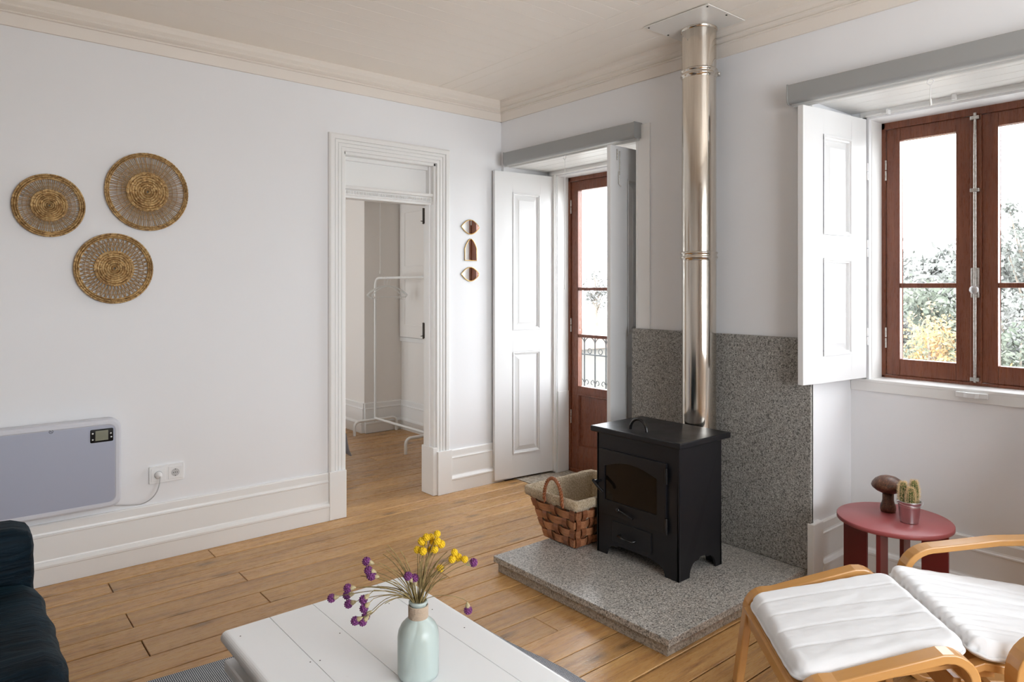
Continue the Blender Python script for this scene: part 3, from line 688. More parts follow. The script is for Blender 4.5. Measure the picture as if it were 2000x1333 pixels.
# ------------------------------------------------------------ roller blinds
def blind(y0, y1, label, cord_y, cord_z, z0=2.432, z1=2.528, x0=0.0):
    b = thing('roller_blind', label, 'blind', (x0, (y0 + y1) / 2, z0))
    pf = [(0, z0 + 0.012), (-0.004, z1), (-0.072, z1), (-0.076, z1 - 0.004), (-0.077, z0 + 0.018)] + [(-0.055 + 0.022 * math.cos(a), z0 + 0.018 + 0.022 * math.sin(a) * 0.9) for a in [R(180 + i * 15) for i in range(1, 9)]] + [(-0.02, z0 + 0.012)]
    m = MB(); m.prism([(x0 + p, q) for p, q in pf], 'y', y0 + 0.006, y1 - 0.006); obj('headbox', m, M_blind, b)
    pf2 = [(0, z0 + 0.002), (-0.002, z1 + 0.002), (-0.079, z1 + 0.002), (-0.080, z0 + 0.018)] + [(-0.056 + 0.024 * math.cos(a), z0 + 0.018 + 0.024 * math.sin(a)) for a in [R(180 + i * 15) for i in range(1, 9)]] + [(-0.015, z0 + 0.002)]
    for ya, yb_ in ((y0, y0 + 0.006), (y1 - 0.006, y1)):
        m = MB(); m.prism([(x0 + p, q) for p, q in pf2], 'y', ya, yb_); obj('end_cap', m, M_blind, b, bevel=0.001)
    m = MB(); m.tube([(x0 - 0.036, y0 + 0.01, z0 + 0.006), (x0 - 0.036, y1 - 0.01, z0 + 0.006)], 0.011, 10); obj('fabric_roll', m, M_blind2, b)
    m = MB(); m.box(x0 - 0.030, x0 - 0.012, y0 + 0.012, y1 - 0.012, z0 - 0.014, z0 + 0.004, c=0.003); bb = obj('bottom_bar', m, M_blind2, b)
    for yq in (y0 + 0.12, y1 - 0.12): obj('bracket', MB().box(x0 - 0.04, x0 - 0.015, yq - 0.015, yq + 0.015, z1, z1 + 0.006), M_iron, b, label='dark bracket tab')
    if cord_y is not None:
        m = MB(); m.tube([(x0 - 0.032 , cord_y + 0.013 * math.cos(a), z0 - 0.026 + 0.013 * math.sin(a)) for a in [2 * PI * i / 16 for i in range(16)]], 0.0022, 6, True); obj('pull_ring', m, M_plastic, b)
        m = MB(); m.tube([(x0 - 0.032, cord_y, z0 - 0.038), (x0 - 0.032, cord_y + 0.002, cord_z)], 0.0022, 6); m.tube([(x0 - 0.032, cord_y, cord_z + 0.03), (x0 - 0.036, cord_y - 0.004, cord_z)], 0.0045, 6); obj('pull_cord', m, M_cord, b)
    return b
blind(-1.405, -0.118, 'grey roller blind box above the balcony door', -0.745, 1.49)
blind(-3.72, -2.40, 'grey roller blind box above the casement window at right', -3.045, 2.30)
blind(1.0, 2.24, 'roller blind box in the bedroom hidden behind the transom', 1.86, 1.64)

# ------------------------------------------------------------ granite hearth and panel
tag(obj('wall_panel', MB().box(-0.030, -0.002, -2.502, -1.345, 0.084, 1.245), M_panel, bevel=0.002), 'grey speckled granite slab standing on the wall behind the stove', 'panel')
hh = thing('hearth', 'low granite hearth of a thick slab on a rough stone base', 'hearth', (-0.56, -1.89, 0))
obj('top_slab', MB().box(-1.125, 0.0, -2.470, -1.330, 0.050, 0.082), M_hearth, hh, bevel=0.003)
obj('base_slab', MB().box(-1.108, 0.0, -2.450, -1.350, 0.0, 0.0465), M_base, hh, bevel=0.002)

# ------------------------------------------------------------ wood stove
Z0 = 0.082
X0, X1, Y0, Y1 = -0.648, -0.295, -2.165, -1.632    # body
st = thing('wood_stove', 'black steel wood stove with arched glass door on the hearth', 'stove', ((X0 + X1) / 2, (Y0 + Y1) / 2, Z0))
def ogee(a, b, h, up=0.075):
    """cut outline between two feet"""
    L = []
    for t in range(0, 7): L.append((a + 0.055 * (1 - math.cos(R(15 * t))), h + up * math.sin(R(15 * t))))
    Rr = [(b - (p[0] - a), p[1]) for p in L][::-1]
    return L + [(a + 0.075, h + up * 1.0), (a + 0.085, h + up * 1.18)] + [(b - 0.085, h + up * 1.18), (b - 0.075, h + up)] + Rr
fp = [(Y0, Z0), (Y0 + 0.085, Z0)] + ogee(Y0 + 0.085, Y1 - 0.065, Z0, 0.055) + [(Y1 - 0.065, Z0), (Y1, Z0), (Y1, 0.727), (Y0, 0.727)]
sp = [(X0, Z0), (X0 + 0.085, Z0)] + ogee(X0 + 0.085, X1 - 0.05, Z0, 0.070) + [(X1 - 0.05, Z0), (X1, Z0), (X1, 0.727), (X0, 0.727)]
m = MB(); m.prism(fp, 'x', X0, X0 + 0.012); m.prism(sp, 'y', Y0, Y0 + 0.012); m.prism(sp, 'y', Y1 - 0.012, Y1); m.prism([(a, b) for a, b in fp], 'x', X1 - 0.012, X1)
m.box(X0 + 0.012, X1 - 0.012, Y0 + 0.012, Y1 - 0.012, 0.175, 0.185)
obj('body', m, M_black, st, bevel=0.0015)
obj('top_plate', MB().box(-0.672, -0.245, -2.190, -1.600, 0.727, 0.757), M_black, st, bevel=0.006, seg=3)
# fire door with arched opening
dx = X0 - 0.012; ya, yb_, za, zb = -2.096, -1.652, 0.300, 0.642
gy0, gy1, gz0, gz1 = -2.040, -1.693, 0.376, 0.556
archp = [(gy1 - (gy1 - gy0) * t, gz1 + 0.036 * math.sin(PI * t)) for t in [i / 16 for i in range(17)]]
m = MB(); O = [(yb_, zb - 0.0)] * 17
outer = [(yb_ + (ya - yb_) * i / 16, zb) for i in range(17)]
vs = [(dx, p[0], p[1]) for p in outer] + [(dx, p[0], p[1]) for p in archp]; n = 17
fs = [(i, i + 1, n + i + 1, n + i) for i in range(16)]
vs += [(dx, yb_, za), (dx, ya, za), (dx, gy1, gz0), (dx, gy0, gz0)]
fs += [(34, 0, n, 36), (16, 35, 37, 33), (34, 36, 37, 35)]
nf = len(vs); vs2 = [(dx + 0.012, b, c) for a, b, c in vs]; fs2 = [tuple(i + nf for i in f) for f in fs]
def ring(seq): return [(seq[i], seq[(i + 1) % len(seq)], seq[(i + 1) % len(seq)] + nf, seq[i] + nf) for i in range(len(seq))]
fs3 = ring([34] + list(range(0, 17)) + [35]) + ring([36] + list(range(17, 34)) + [37])
m.add(vs + vs2, fs + fs2 + fs3); dr = obj('fire_door', m, M_black, st, bevel=0.001)
obj('glass', MB().box(dx + 0.007, dx + 0.010, gy0 - 0.004, gy1 + 0.004, gz0 - 0.004, gz1 + 0.05), M_blackgl, dr, label='dark arched stove glass')
for z0, z1 in ((0.545, 0.622), (0.300, 0.378)):
    obj('hinge', MB().tube([(dx - 0.004, ya - 0.006, z0), (dx - 0.004, ya - 0.006, z1)], 0.0075, 10), M_blackhandle, dr)
m = MB(); m.tube([(dx, -1.668, 0.470), (dx - 0.045, -1.664, 0.472)], 0.008, 8); m.tube([(dx - 0.045, -1.652, 0.478), (dx - 0.048, -1.700, 0.446), (dx - 0.040, -1.718, 0.430)], 0.0085, 8)
obj('door_handle', m, M_blackhandle, dr)
m = MB(); m.tube([(dx - 0.012, -1.805, 0.345), (dx - 0.014, -1.90, 0.325)], 0.006, 8); m.ball((dx - 0.016, -1.80, 0.346), 0.013, 10, 6, 0.8); obj('air_slider', m, M_blackhandle, dr)
ad = obj('ash_drawer', MB().box(X0 - 0.006, X0 + 0.02, -2.000, -1.74, 0.168, 0.275), M_black, st, bevel=0.002)
m = MB(); m.tube([(X0 - 0.006, -1.80, 0.212), (X0 - 0.030, -1.805, 0.214), (X0 - 0.034, -1.85, 0.207), (X0 - 0.030, -1.895, 0.205), (X0 - 0.006, -1.90, 0.206)], 0.0065, 8); obj('drawer_handle', m, M_blackhandle, ad)
m = MB(); m.tube([(-0.585, -1.863 + 0.055 * math.cos(a), 0.755 + 0.062 * math.sin(a)) for a in [PI * i / 14 for i in range(15)]], 0.0075, 10); obj('lid_handle', m, M_blackhandle, st)
obj('flue_cap', MB().lathe([(0, 0), (0.008, 0), (0.008, 0.004), (0, 0.004)], (-0.37, -1.665, 0.757), 12), M_brass, st, label='tiny brass stud')

# flue pipe
PX, PY, PR = -0.140, -1.921, 0.0925
fp_ = thing('flue_pipe', 'polished steel flue pipe rising from stove to ceiling', 'pipe', (PX, PY, 0.45))
zs = [(0.50, 1.672, PR), (1.688, 2.677, PR), (2.693, 2.935, PR + 0.001)]
for a, b, r in zs:
    obj('pipe_section', MB().lathe([(r, a), (r, b)], (PX, PY, 0), 64), M_steel, fp_)
for z in (1.68, 2.685):
    pr = [(PR + 0.0005, -0.030), (PR + 0.002, -0.028), (PR + 0.002, -0.020), (PR + 0.007, -0.017), (PR + 0.009, -0.013), (PR + 0.007, -0.009), (PR + 0.003, -0.004), (PR + 0.003, 0.004), (PR + 0.007, 0.008), (PR + 0.009, 0.012), (PR + 0.007, 0.016), (PR + 0.001, 0.020)]
    cb = obj('clamp_band', MB().lathe([(r, q + z) for r, q in pr], (PX, PY, 0), 64), M_steel, fp_)
    m = MB(); e = Vector((PX, PY, z)) + (RT * 0.108); m.tube([e - FW * 0.012, e + FW * 0.022], 0.0045, 8); m.box(e.x - 0.008, e.x + 0.010, e.y - 0.008, e.y + 0.008, z - 0.010, z + 0.010)
    if z > 2: obj('clamp_screw', m, M_nickel, cb)
obj('collar', MB().lathe([(PR, 2.915), (PR + 0.006, 2.918), (PR + 0.006, 2.934)], (PX, PY, 0), 64), M_steel, fp_)
# narrower spigot and elbow towards the stove back
m = MB(); m.tube([(X1 - 0.012, PY, 0.56), (PX, PY, 0.56)], 0.06, 24); obj('elbow', m, M_steel, fp_)
cp = thing('ceiling_plate', 'square white painted plate round the flue on the ceiling', 'plate', (-0.215, -1.955, 2.93))
obj('sheet', MB().box(-0.400, -0.030, -2.158, -1.748, 2.930, 2.934), M_plate, cp)
for a in (-0.38, -0.21, -0.05):
    for b in (-2.14, -1.765): obj('screw', MB().lathe([(0, 0), (0.005, 0), (0.005, 0.003), (0, 0.003)], (a, b, 2.927), 8), M_iron, cp)

# ------------------------------------------------------------ firewood basket
bk = thing('basket', 'woven chipwood basket with burlap liner beside the stove', 'basket', (-0.53, -1.42, Z0))
bz0, bz1 = Z0 + 0.004, 0.352
def brect(t, grow=0.0):
    k = t
    x0 = -0.725 - 0.055 * k - grow; x1 = -0.315 + 0.055 * k + grow; y0 = -1.540 - 0.060 * k - grow; y1 = -1.300 + 0.085 * k + grow
    return x0, x1, y0, y1
def bloop(t, grow, npts=48, rad=0.02):
    x0, x1, y0, y1 = brect(t, grow); pts = []
    per = [(x0, y0), (x0, y1), (x1, y1), (x1, y0)]; n4 = npts // 4
    for i in range(4):
        a = Vector((*per[i], 0)); b = Vector((*per[(i + 1) % 4], 0))
        for j in range(n4): pts.append(a.lerp(b, (j + 0.5) / n4))
    return pts
obj('bottom', MB().box(-0.725, -0.315, -1.540, -1.300, bz0 - 0.002, bz0 + 0.006), M_chip, bk)
NS = 40; rows = 5
for r_ in range(rows):      # horizontal bands weave in and out of the stakes
    t0 = (r_ + 0.11) / rows; t1 = (r_ + 0.89) / rows; m = MB(); vs = []; fs = []
    npts = NS * 4
    for t in (t0, t1):
        x0, x1, y0, y1 = brect(t, 0.0); per = [(x0, y0), (x0, y1), (x1, y1), (x1, y0)]; sub = [9, 13, 9, 13]
        for i in range(4):
            a = Vector((*per[i], 0)); b = Vector((*per[(i + 1) % 4], 0)); d = (b - a).normalized(); nn = Vector((-d.y, d.x, 0))
            n_ = sub[i] * 4
            for j in range(n_):
                s_ = j / n_; ph = s_ * (4 if i % 2 == 0 else 8) ; off = 0.0085 * math.cos(PI * ph * 1.0 + PI * r_ + (0 if i % 2 == 0 else PI))
                p = a.lerp(b, s_) + nn * (off + 0.004); vs.append((p.x, p.y, bz0 + (bz1 - bz0) * t))
    n_ = len(vs) // 2
    fs = [(i, (i + 1) % n_, n_ + (i + 1) % n_, n_ + i) for i in range(n_)]
    m.add(vs, fs, False); o = obj('band', m, M_chip2, bk, fix=False); s = o.modifiers.new('s', 'SOLIDIFY'); s.thickness = 0.002; s.offset = 0
def stake(side, s_):
    m = MB(); vs = []; n_ = 18
    for k in range(n_ + 1):
        t = k / n_
        x0, x1, y0, y1 = brect(t, 0.0); per = [(x0, y0), (x0, y1), (x1, y1), (x1, y0)]
        a = Vector((*per[side], 0)); b = Vector((*per[(side + 1) % 4], 0)); d = (b - a).normalized(); nn = Vector((-d.y, d.x, 0))
        ph = s_ * (4 if side % 2 == 0 else 8); off = -0.0085 * math.cos(PI * ph + (0 if side % 2 == 0 else PI)) * math.cos(PI * (t * rows - 0.5) )
        c = a.lerp(b, s_) + nn * (off + 0.004); z = bz0 + (bz1 - bz0) * t; hw = 0.0165
        vs += [(c.x - d.x * hw, c.y - d.y * hw, z), (c.x + d.x * hw, c.y + d.y * hw, z)]
    m.add(vs, [(2 * i, 2 * i + 1, 2 * i + 3, 2 * i + 2) for i in range(n_)]); o = obj('stake', m, M_chip, bk, fix=False); s = o.modifiers.new('s', 'SOLIDIFY'); s.thickness = 0.002; s.offset = 0
for side in (0, 2):
    for k in range(5): stake(side, min(max(k / 4, 0.07), 0.93))
for side in (1, 3):
    for k in range(9): stake(side, min(max(k / 8, 0.04), 0.96))
# liner: inside, over the rim and down outside
m = MB(); rings = [(0.02, -0.012, bz0 + 0.012), (0.5, -0.010, bz0 + 0.13), (0.92, -0.009, 0.335), (1.0, -0.004, 0.360), (1.0, 0.010, 0.368), (1.0, 0.020, 0.360), (0.98, 0.022, 0.335), (0.95, 0.020, 0.318)]
vs = []; npts = 96
for q, (t, g, z) in enumerate(rings):
    x0, x1, y0, y1 = brect(t, g); rr = 0.022; n4 = npts // 4
    cs = [((x0 + rr, y0 + rr), 180), ((x1 - rr, y0 + rr), 270), ((x1 - rr, y1 - rr), 0), ((x0 + rr, y1 - rr), 90)]
    poly = []
    for i in range(4):
        (cx, cy_), a0 = cs[i]; (nx, ny), _ = cs[(i + 1) % 4]
        for j in range(6): poly.append((cx + rr * math.cos(R(a0 + j * 15)), cy_ + rr * math.sin(R(a0 + j * 15))))
        ex, ey = cx + rr * math.cos(R(a0 + 90)), cy_ + rr * math.sin(R(a0 + 90)); fx, fy = nx + rr * math.cos(R(a0 + 90)), ny + rr * math.sin(R(a0 + 90))
        for j in range(18): poly.append((ex + (fx - ex) * j / 18, ey + (fy - ey) * j / 18))
    for i, (a, b) in enumerate(poly):
        j = noise.noise(Vector((a * 22, b * 22, z * 30))) * 0.005; jz = noise.noise(Vector((a * 30, b * 30, 5))) * 0.006
        rag = (random.uniform(-0.005, 0.003) if q == len(rings) - 1 else 0)
        vs.append((a + j, b + j, z + jz + rag))
n_ = len(poly)
fs = [(q * n_ + i, q * n_ + (i + 1) % n_, (q + 1) * n_ + (i + 1) % n_, (q + 1) * n_ + i) for q in range(len(rings) - 1) for i in range(n_)] + [tuple(range(n_))[::-1]]
m.add(vs, fs, True); o = obj('liner', m, M_burlap, bk, fix=False, label='beige burlap liner folded over the rim'); s = o.modifiers.new('s', 'SOLIDIFY'); s.thickness = 0.003; s.offset = 0
def handle(xc):
    hp = [Vector((xc, -1.455 + 0.070 * math.cos(a), 0.345 + 0.118 * math.sin(a))) for a in [PI * i / 28 for i in range(29)]]
    hp = [Vector((xc + 0.006, -1.385, 0.318))] + hp + [Vector((xc + 0.006, -1.525, 0.318))]
    m = MB(); nt_ = 120
    for ph in (0, PI):
        pts = []
        for i in range(nt_ + 1):
            f = i / nt_ * (len(hp) - 1); k = min(int(f), len(hp) - 2); p = hp[k].lerp(hp[k + 1], f - k); d = (hp[k + 1] - hp[k]).normalized()
            u = Vector((1, 0, 0)); v = d.cross(u); a = i * 0.62 + ph; pts.append(p + (u * math.cos(a) + v * math.sin(a)) * 0.0055)
        m.tube(pts, 0.0055, 6)
    obj('handle', m, M_wicker, bk, label='twisted wicker handle')
handle(-0.812); handle(-0.228)

# ------------------------------------------------------------ wall discs
def disc(cx, cz, rx, rz, kind, label, tilt=0.0):
    th = thing('wall_basket', label, 'wall decoration', (cx, -0.012, cz), 0, 'woven wall discs')
    Y = -0.018
    def P(r, a, dy=0): return (cx + rx * r * math.cos(a), Y + dy, cz + rz * r * math.sin(a))
    def wring(rr0, rr1, turns, matl, nm, hgt=0.006, seg=90):
        m = MB(); w_ = (rr1 - rr0) / turns * rx
        for k in range(turns):
            r = rr0 + (rr1 - rr0) * (k + 0.5) / turns; n_ = max(20, int(seg * r * 1.2))
            vs = []; fs = []
            prof = [(-0.5, 0), (-0.35, -0.8), (0, -1.15), (0.35, -0.8), (0.5, 0)]
            for i in range(n_ * 2):
                a = 2 * PI * i / (n_ * 2); bulge = 1.0 if (i + k) % 2 else 0.25
                for q, h in prof: vs.append((cx + (r * rx + q * w_) * math.cos(a), Y + h * hgt * bulge, cz + (r * rz + q * w_) * math.sin(a)))
            N = n_ * 2
            for i in range(N):
                for q in range(4): fs.append((i * 5 + q, ((i + 1) % N) * 5 + q, ((i + 1) % N) * 5 + q + 1, i * 5 + q + 1))
            m.add(vs, fs, True)
        return obj(nm, m, matl, th, fix=False)
    rin = {0: 0.82, 1: 0.885, 2: 0.85}[kind]
    wring(rin, 1.0, 3, M_rattan, 'rim', 0.013, 60)
    c0 = 0.49
    wring(0.02, c0, 8, M_rattan, 'woven_centre', 0.010, 62)
    m = MB(); nS = {0: 84, 1: 120, 2: 84}[kind]
    for i in range(nS):
        a = 2 * PI * i / nS; j = random.uniform(-0.012, 0.012)
        if kind == 2:
            sg = 1 if i % 2 else -1
            m.tube([P(c0 * 0.98, a), P(0.68, a + sg * 0.10, -0.002 * sg), P(rin + 0.01, a + sg * 0.18)], 0.0021, 5)
            if i % 2: m.tube([P(c0 * 0.98, a), P(rin + 0.01, a + 0.03 + j)], 0.0018, 5)
        else: m.tube([P(c0 * 0.98, a), P(rin + 0.01, a + 0.05 + j)], 0.0019 + 0.0007 * (i % 3 == 0), 5)
    for r in ((0.60, 0.72) if kind != 2 else (0.62, 0.74)):
        m.tube([P(r, 2 * PI * i / 60, -0.002) for i in range(60)], 0.0014, 5, True)
    obj('spoke', m, M_rattan2, th, kind='stuff', fix=False)
    m = MB(); m.tube([P(c0, 2 * PI * i / 60, -0.003) for i in range(60)], 0.003, 6, True); obj('centre_ring', m, M_rattan, th, fix=False)
disc(-2.951, 1.917, 0.158, 0.160, 0, 'smallest woven seagrass disc, leftmost of three on the wall')
disc(-2.501, 2.025, 0.208, 0.213, 1, 'largest woven seagrass disc with fine straight spokes, top right')
disc(-2.661, 1.603, 0.188, 0.188, 2, 'woven seagrass disc with crossed lattice spokes, lowest of three')

# ------------------------------------------------------------ heater and socket
ht = thing('wall_heater', 'white panel heater with small black display on the wall', 'heater', (-3.03, -0.05, 0.33))
def rrect(x0, x1, z0, z1, r, n=6):
    P = []
    for cx, cz, a0 in ((x1 - r, z1 - r, 0), (x0 + r, z1 - r, 90), (x0 + r, z0 + r, 180), (x1 - r, z0 + r, 270)):
        P += [(cx + r * math.cos(R(a0 + 90 * i / n)), cz + r * math.sin(R(a0 + 90 * i / n))) for i in range(n + 1)]
    return P
hx0, hx1, hz0, hz1 = -3.50, -2.640, 0.352, 0.816
m = MB(); rows_ = [(0.0, -0.030, 0.05), (0.0, -0.076, 0.05), (0.004, -0.086, 0.048), (0.012, -0.090, 0.045), (0.026, -0.090, 0.036), (0.030, -0.087, 0.034)]
loops = [[(a, y, b) for a, b in rrect(hx0 + i, hx1 - i, hz0 + i, hz1 - i, r)] for i, y, r in rows_]
n_ = len(loops[0]); vs = [p for L in loops for p in L]
fs = [(q * n_ + i, q * n_ + (i + 1) % n_, (q + 1) * n_ + (i + 1) % n_, (q + 1) * n_ + i) for q in range(len(loops) - 1) for i in range(n_)] + [tuple(range(n_)), tuple(range((len(loops) - 1) * n_, len(loops) * n_))[::-1]]
m.add(vs, fs); obj('casing', m, M_heater, ht)
m = MB(); m.prism(rrect(hx0 + 0.031, hx1 - 0.031, hz0 + 0.031, hz1 - 0.031, 0.03), 'y', -0.0885, -0.080); obj('front_panel', m, M_heaterf, ht)
m = MB(); m.prism(rrect(-2.783, -2.679, 0.700, 0.768, 0.006, 3), 'y', -0.0905, -0.088); dp = obj('display', m, M_blackgl, ht, label='black control display')
obj('lcd', MB().box(-2.760, -2.702, -0.0912, -0.0904, 0.709, 0.760), M_lcd, dp)
m = MB()
for a, b in ((-2.772, 0.748), (-2.772, 0.716), (-2.690, 0.741), (-2.688, 0.722)): obj('button', MB().lathe([(0, 0), (0.004, 0), (0.004, 0.0006), (0, 0.0006)], (0, 0, 0), 10, Matrix.Translation((a, -0.0905, b)) @ Matrix.Rotation(R(90), 4, 'X')), M_plastic, dp)

m = MB(); m.tube([(-2.951 + 0.0085 * math.cos(a), -0.0892, 0.782 + 0.0085 * math.sin(a)) for a in [2 * PI * i / 20 for i in range(20)]], 0.0009, 5, True); m.tube([(-2.957, -0.0892, 0.788), (-2.945, -0.0892, 0.776)], 0.0008, 5); m.tube([(-2.955, -0.0892, 0.780), (-2.949, -0.0892, 0.786)], 0.0006, 5)
obj('do_not_cover_mark', m, M_dark, ht)
obj('wall_bracket', MB().box(-3.3, -2.9, -0.031, 0.0, 0.45, 0.70), M_heater, ht)
so = thing('power_socket', 'white double wall socket beside the heater', 'socket', (-2.403, 0, 0.465))
m = MB(); m.prism(rrect(-2.492, -2.314, 0.418, 0.513, 0.006, 3), 'y', -0.013, 0.0); obj('frame', m, M_plastic, so, bevel=0.002)
for k, cx in enumerate((-2.447, -2.360)):
    ins = obj('insert', MB().box(cx - 0.036, cx + 0.036, -0.0155, -0.009, 0.430, 0.501), M_plastic, so, bevel=0.0015)
    m = MB(); m.lathe([(0.0215, 0), (0.0205, -0.0005), (0.0195, 0.006), (0, 0.006)], (0, 0, 0), 28, Matrix.Translation((cx, -0.0165, 0.465)) @ Matrix.Rotation(R(-90), 4, 'X')); obj('socket_well', m, M_well, ins, fix=False)
    if k == 1:
        m = MB()
        for a, b in ((-0.010, 0), (0, 0.001), (0.010, 0), (0, -0.018), (0, 0.018)): m.lathe([(0, 0), (0.0024, 0), (0.0024, 0.001), (0, 0.001)], (0, 0, 0), 8, Matrix.Translation((cx + a, -0.0165, 0.465 + b)) @ Matrix.Rotation(R(90), 4, 'X'))
        obj('pin_hole', m, M_dark, ins)
pg = thing('power_plug', 'white plug and cable running from socket to heater', 'plug', (-2.447, -0.013, 0.465))
m = MB(); m.lathe([(0.0, 0), (0.0185, 0), (0.0185, 0.012), (0.016, 0.020), (0.010, 0.034), (0, 0.036)], (0, 0, 0), 20, Matrix.Translation((-2.447, -0.0135, 0.465)) @ Matrix.Rotation(R(90), 4, 'X')); obj('plug_body', m, M_plastic, pg)
pts = bez((-2.445, -0.046, 0.463), (-2.452, -0.075, 0.35), (-2.540, -0.045, 0.328), 12) + bez((-2.545, -0.045, 0.328), (-2.60, -0.045, 0.330), (-2.70, -0.060, 0.360), 8)
obj('cable', MB().tube(pts, 0.0030, 8), M_cable, pg)

# ------------------------------------------------------------ small mirrors
def eye(cz, hw, hh):
    P = []
    for i in range(13): t = i / 12; P.append((-hw + 2 * hw * t, hh * math.sin(PI * t) ** 0.85))
    return P + [(p[0], -p[1]) for p in P[1:-1]][::-1]
def mirror(name, cx, cz, poly, label):
    th = thing('wall_mirror', label, 'mirror', (cx, 0, cz), 0, None)
    m = MB(); m.prism([(cx + a * 0.97, cz + b * 0.97) for a, b in poly], 'y', -0.0085, -0.002); obj('glass', m, M_mirror, th)
    m = MB(); m.tube([(cx + a, -0.007, cz + b) for a, b in poly], 0.0035, 6, True); obj('frame', m, M_brass, th, label='thin brass frame')
mirror('m', -0.303, 1.957, eye(0, 0.083, 0.054), 'almond shaped brass mirror, topmost of three by the doorway')
arch = [(-0.055, -0.080), (-0.055, 0.010)] + [(-0.055 + 0.055 * t, 0.010 + 0.072 * math.sin(PI / 2 * t) ** 0.9) for t in [i / 8 for i in range(1, 9)]] + [(0.055 * t, 0.010 + 0.072 * math.sin(PI / 2 * (1 - t)) ** 0.9) for t in [i / 8 for i in range(1, 8)]] + [(0.055, 0.010), (0.055, -0.080)]
mirror('m', -0.300, 1.785, arch, 'pointed arch brass mirror between the two almond mirrors')
mirror('m', -0.303, 1.602, eye(0, 0.083, 0.052), 'almond shaped brass mirror, lowest of three by the doorway')

# ------------------------------------------------------------ bedroom things
rk = thing('clothes_rack', 'white metal tube clothes rack in the bedroom', 'rack', (0.09, 1.68, 0))
m = MB(); m.tube([(0.09, 2.185, 0.12)] + [(0.09, 2.185, 1.52)] + [(0.09, 2.185 - 0.08 * (1 - math.cos(R(a))), 1.52 + 0.08 * math.sin(R(a))) for a in (20, 40, 60, 80, 90)] + [(0.09, 1.27, 1.60)] + [(0.09, 1.27 - 0.08 * math.sin(R(a)), 1.60 - 0.08 * (1 - math.cos(R(a)))) for a in (20, 40, 60, 80, 90)] + [(0.09, 1.19, 0.12)], 0.0125, 10)
obj('hanging_rail', m, M_white_tube, rk)
for y in (2.185, 1.19):
    m = MB(); m.tube([(-0.145, y, 0.0), (-0.145, y, 0.09)] + [(-0.145 + 0.05 * (1 - math.cos(R(a))), y, 0.09 + 0.05 * math.sin(R(a))) for a in (25, 50, 75, 90)] + [(0.29, y, 0.14)] + [(0.29 + 0.05 * math.sin(R(a)), y, 0.14 - 0.05 * (1 - math.cos(R(a)))) for a in (25, 50, 75, 90)] + [(0.34, y, 0.0)], 0.0145, 10); obj('foot', m, M_white_tube, rk)
m = MB(); m.tube([(0.09, 2.185, 0.155), (0.09, 1.19, 0.155)], 0.0125, 10); obj('lower_rail', m, M_white_tube, rk)
def hanger(y, dx, rz, label):
    h = thing('coat_hanger', label, 'hanger', (0.09 + dx, y, 1.6125), rz, 'white hangers on the rack')
    m = MB()
    hk = [(0.0, 0, -0.095), (0.0, 0, -0.055)] + [(0.018 * math.sin(R(a)) + 0.0, 0, -0.018 - 0.0 + 0.018 * math.cos(R(a)) * 1.0 - 0.0) for a in range(150, -110, -30)]
    m.tube([(x, yy, z) for x, yy, z in hk], 0.0022, 6); obj('hook', m, M_white_tube, h, local=True)
    m = MB()
    L = [(-0.205, 0, -0.185)] + [(-0.205 + 0.205 * t, 0, -0.185 + 0.09 * math.sin(PI / 2 * t) ** 0.8) for t in [i / 8 for i in range(1, 9)]]
    m.tube(L + [(-p[0], 0, p[2]) for p in L[::-1][1:]], 0.0045, 6); m.tube([(-0.205, 0, -0.185), (-0.19, 0, -0.205), (0.19, 0, -0.205), (0.205, 0, -0.185)], 0.0042, 6)
    for sg in (-1, 1): m.tube([(sg * 0.17, 0, -0.205), (sg * 0.165, 0, -0.222), (sg * 0.15, 0, -0.226), (sg * 0.135, 0, -0.222), (sg * 0.13, 0, -0.205)], 0.003, 6)
    obj('shoulder', m, M_white_tube, h, local=True)
hanger(1.99, -0.005, R(6), 'white coat hanger nearest the rack end'); hanger(1.94, 0.0, R(-4), 'white coat hanger in the middle of three'); hanger(1.89, 0.004, R(3), 'white coat hanger farthest from the rack end')
bd = thing('bed', 'corner of a low bed under a grey blanket beyond the doorway', 'bed', (-1.7, 1.9, 0))
obj('mattress', MB().box(-2.6, -0.835, 1.03, 2.8, 0.10, 0.325, c=0.04), M_mattress, bd)
obj('bed_frame', MB().box(-2.6, -0.86, 1.06, 2.8, 0.0, 0.10), M_shut, bd)
m = MB(); vs = []; nx = 10
prof = [(-1.5, 0.340), (-0.90, 0.342), (-0.845, 0.335), (-0.815, 0.30), (-0.800, 0.24), (-0.790, 0.17), (-0.772, 0.115)]
for i in range(nx):
    y = 1.012 + i * 0.18
    for x, z in prof: vs.append((x + 0.006 * math.sin(i * 2.1 + z * 20), y, z + (0.02 * math.sin(i * 1.7) if z < 0.2 else 0)))
k = len(prof); fs = [(i * k + j, (i + 1) * k + j, (i + 1) * k + j + 1, i * k + j + 1) for i in range(nx - 1) for j in range(k - 1)]
m.add(vs, fs, True); o = obj('blanket', m, M_blanket, bd, fix=False); s = o.modifiers.new('s', 'SOLIDIFY'); s.thickness = 0.010; s.offset = 0

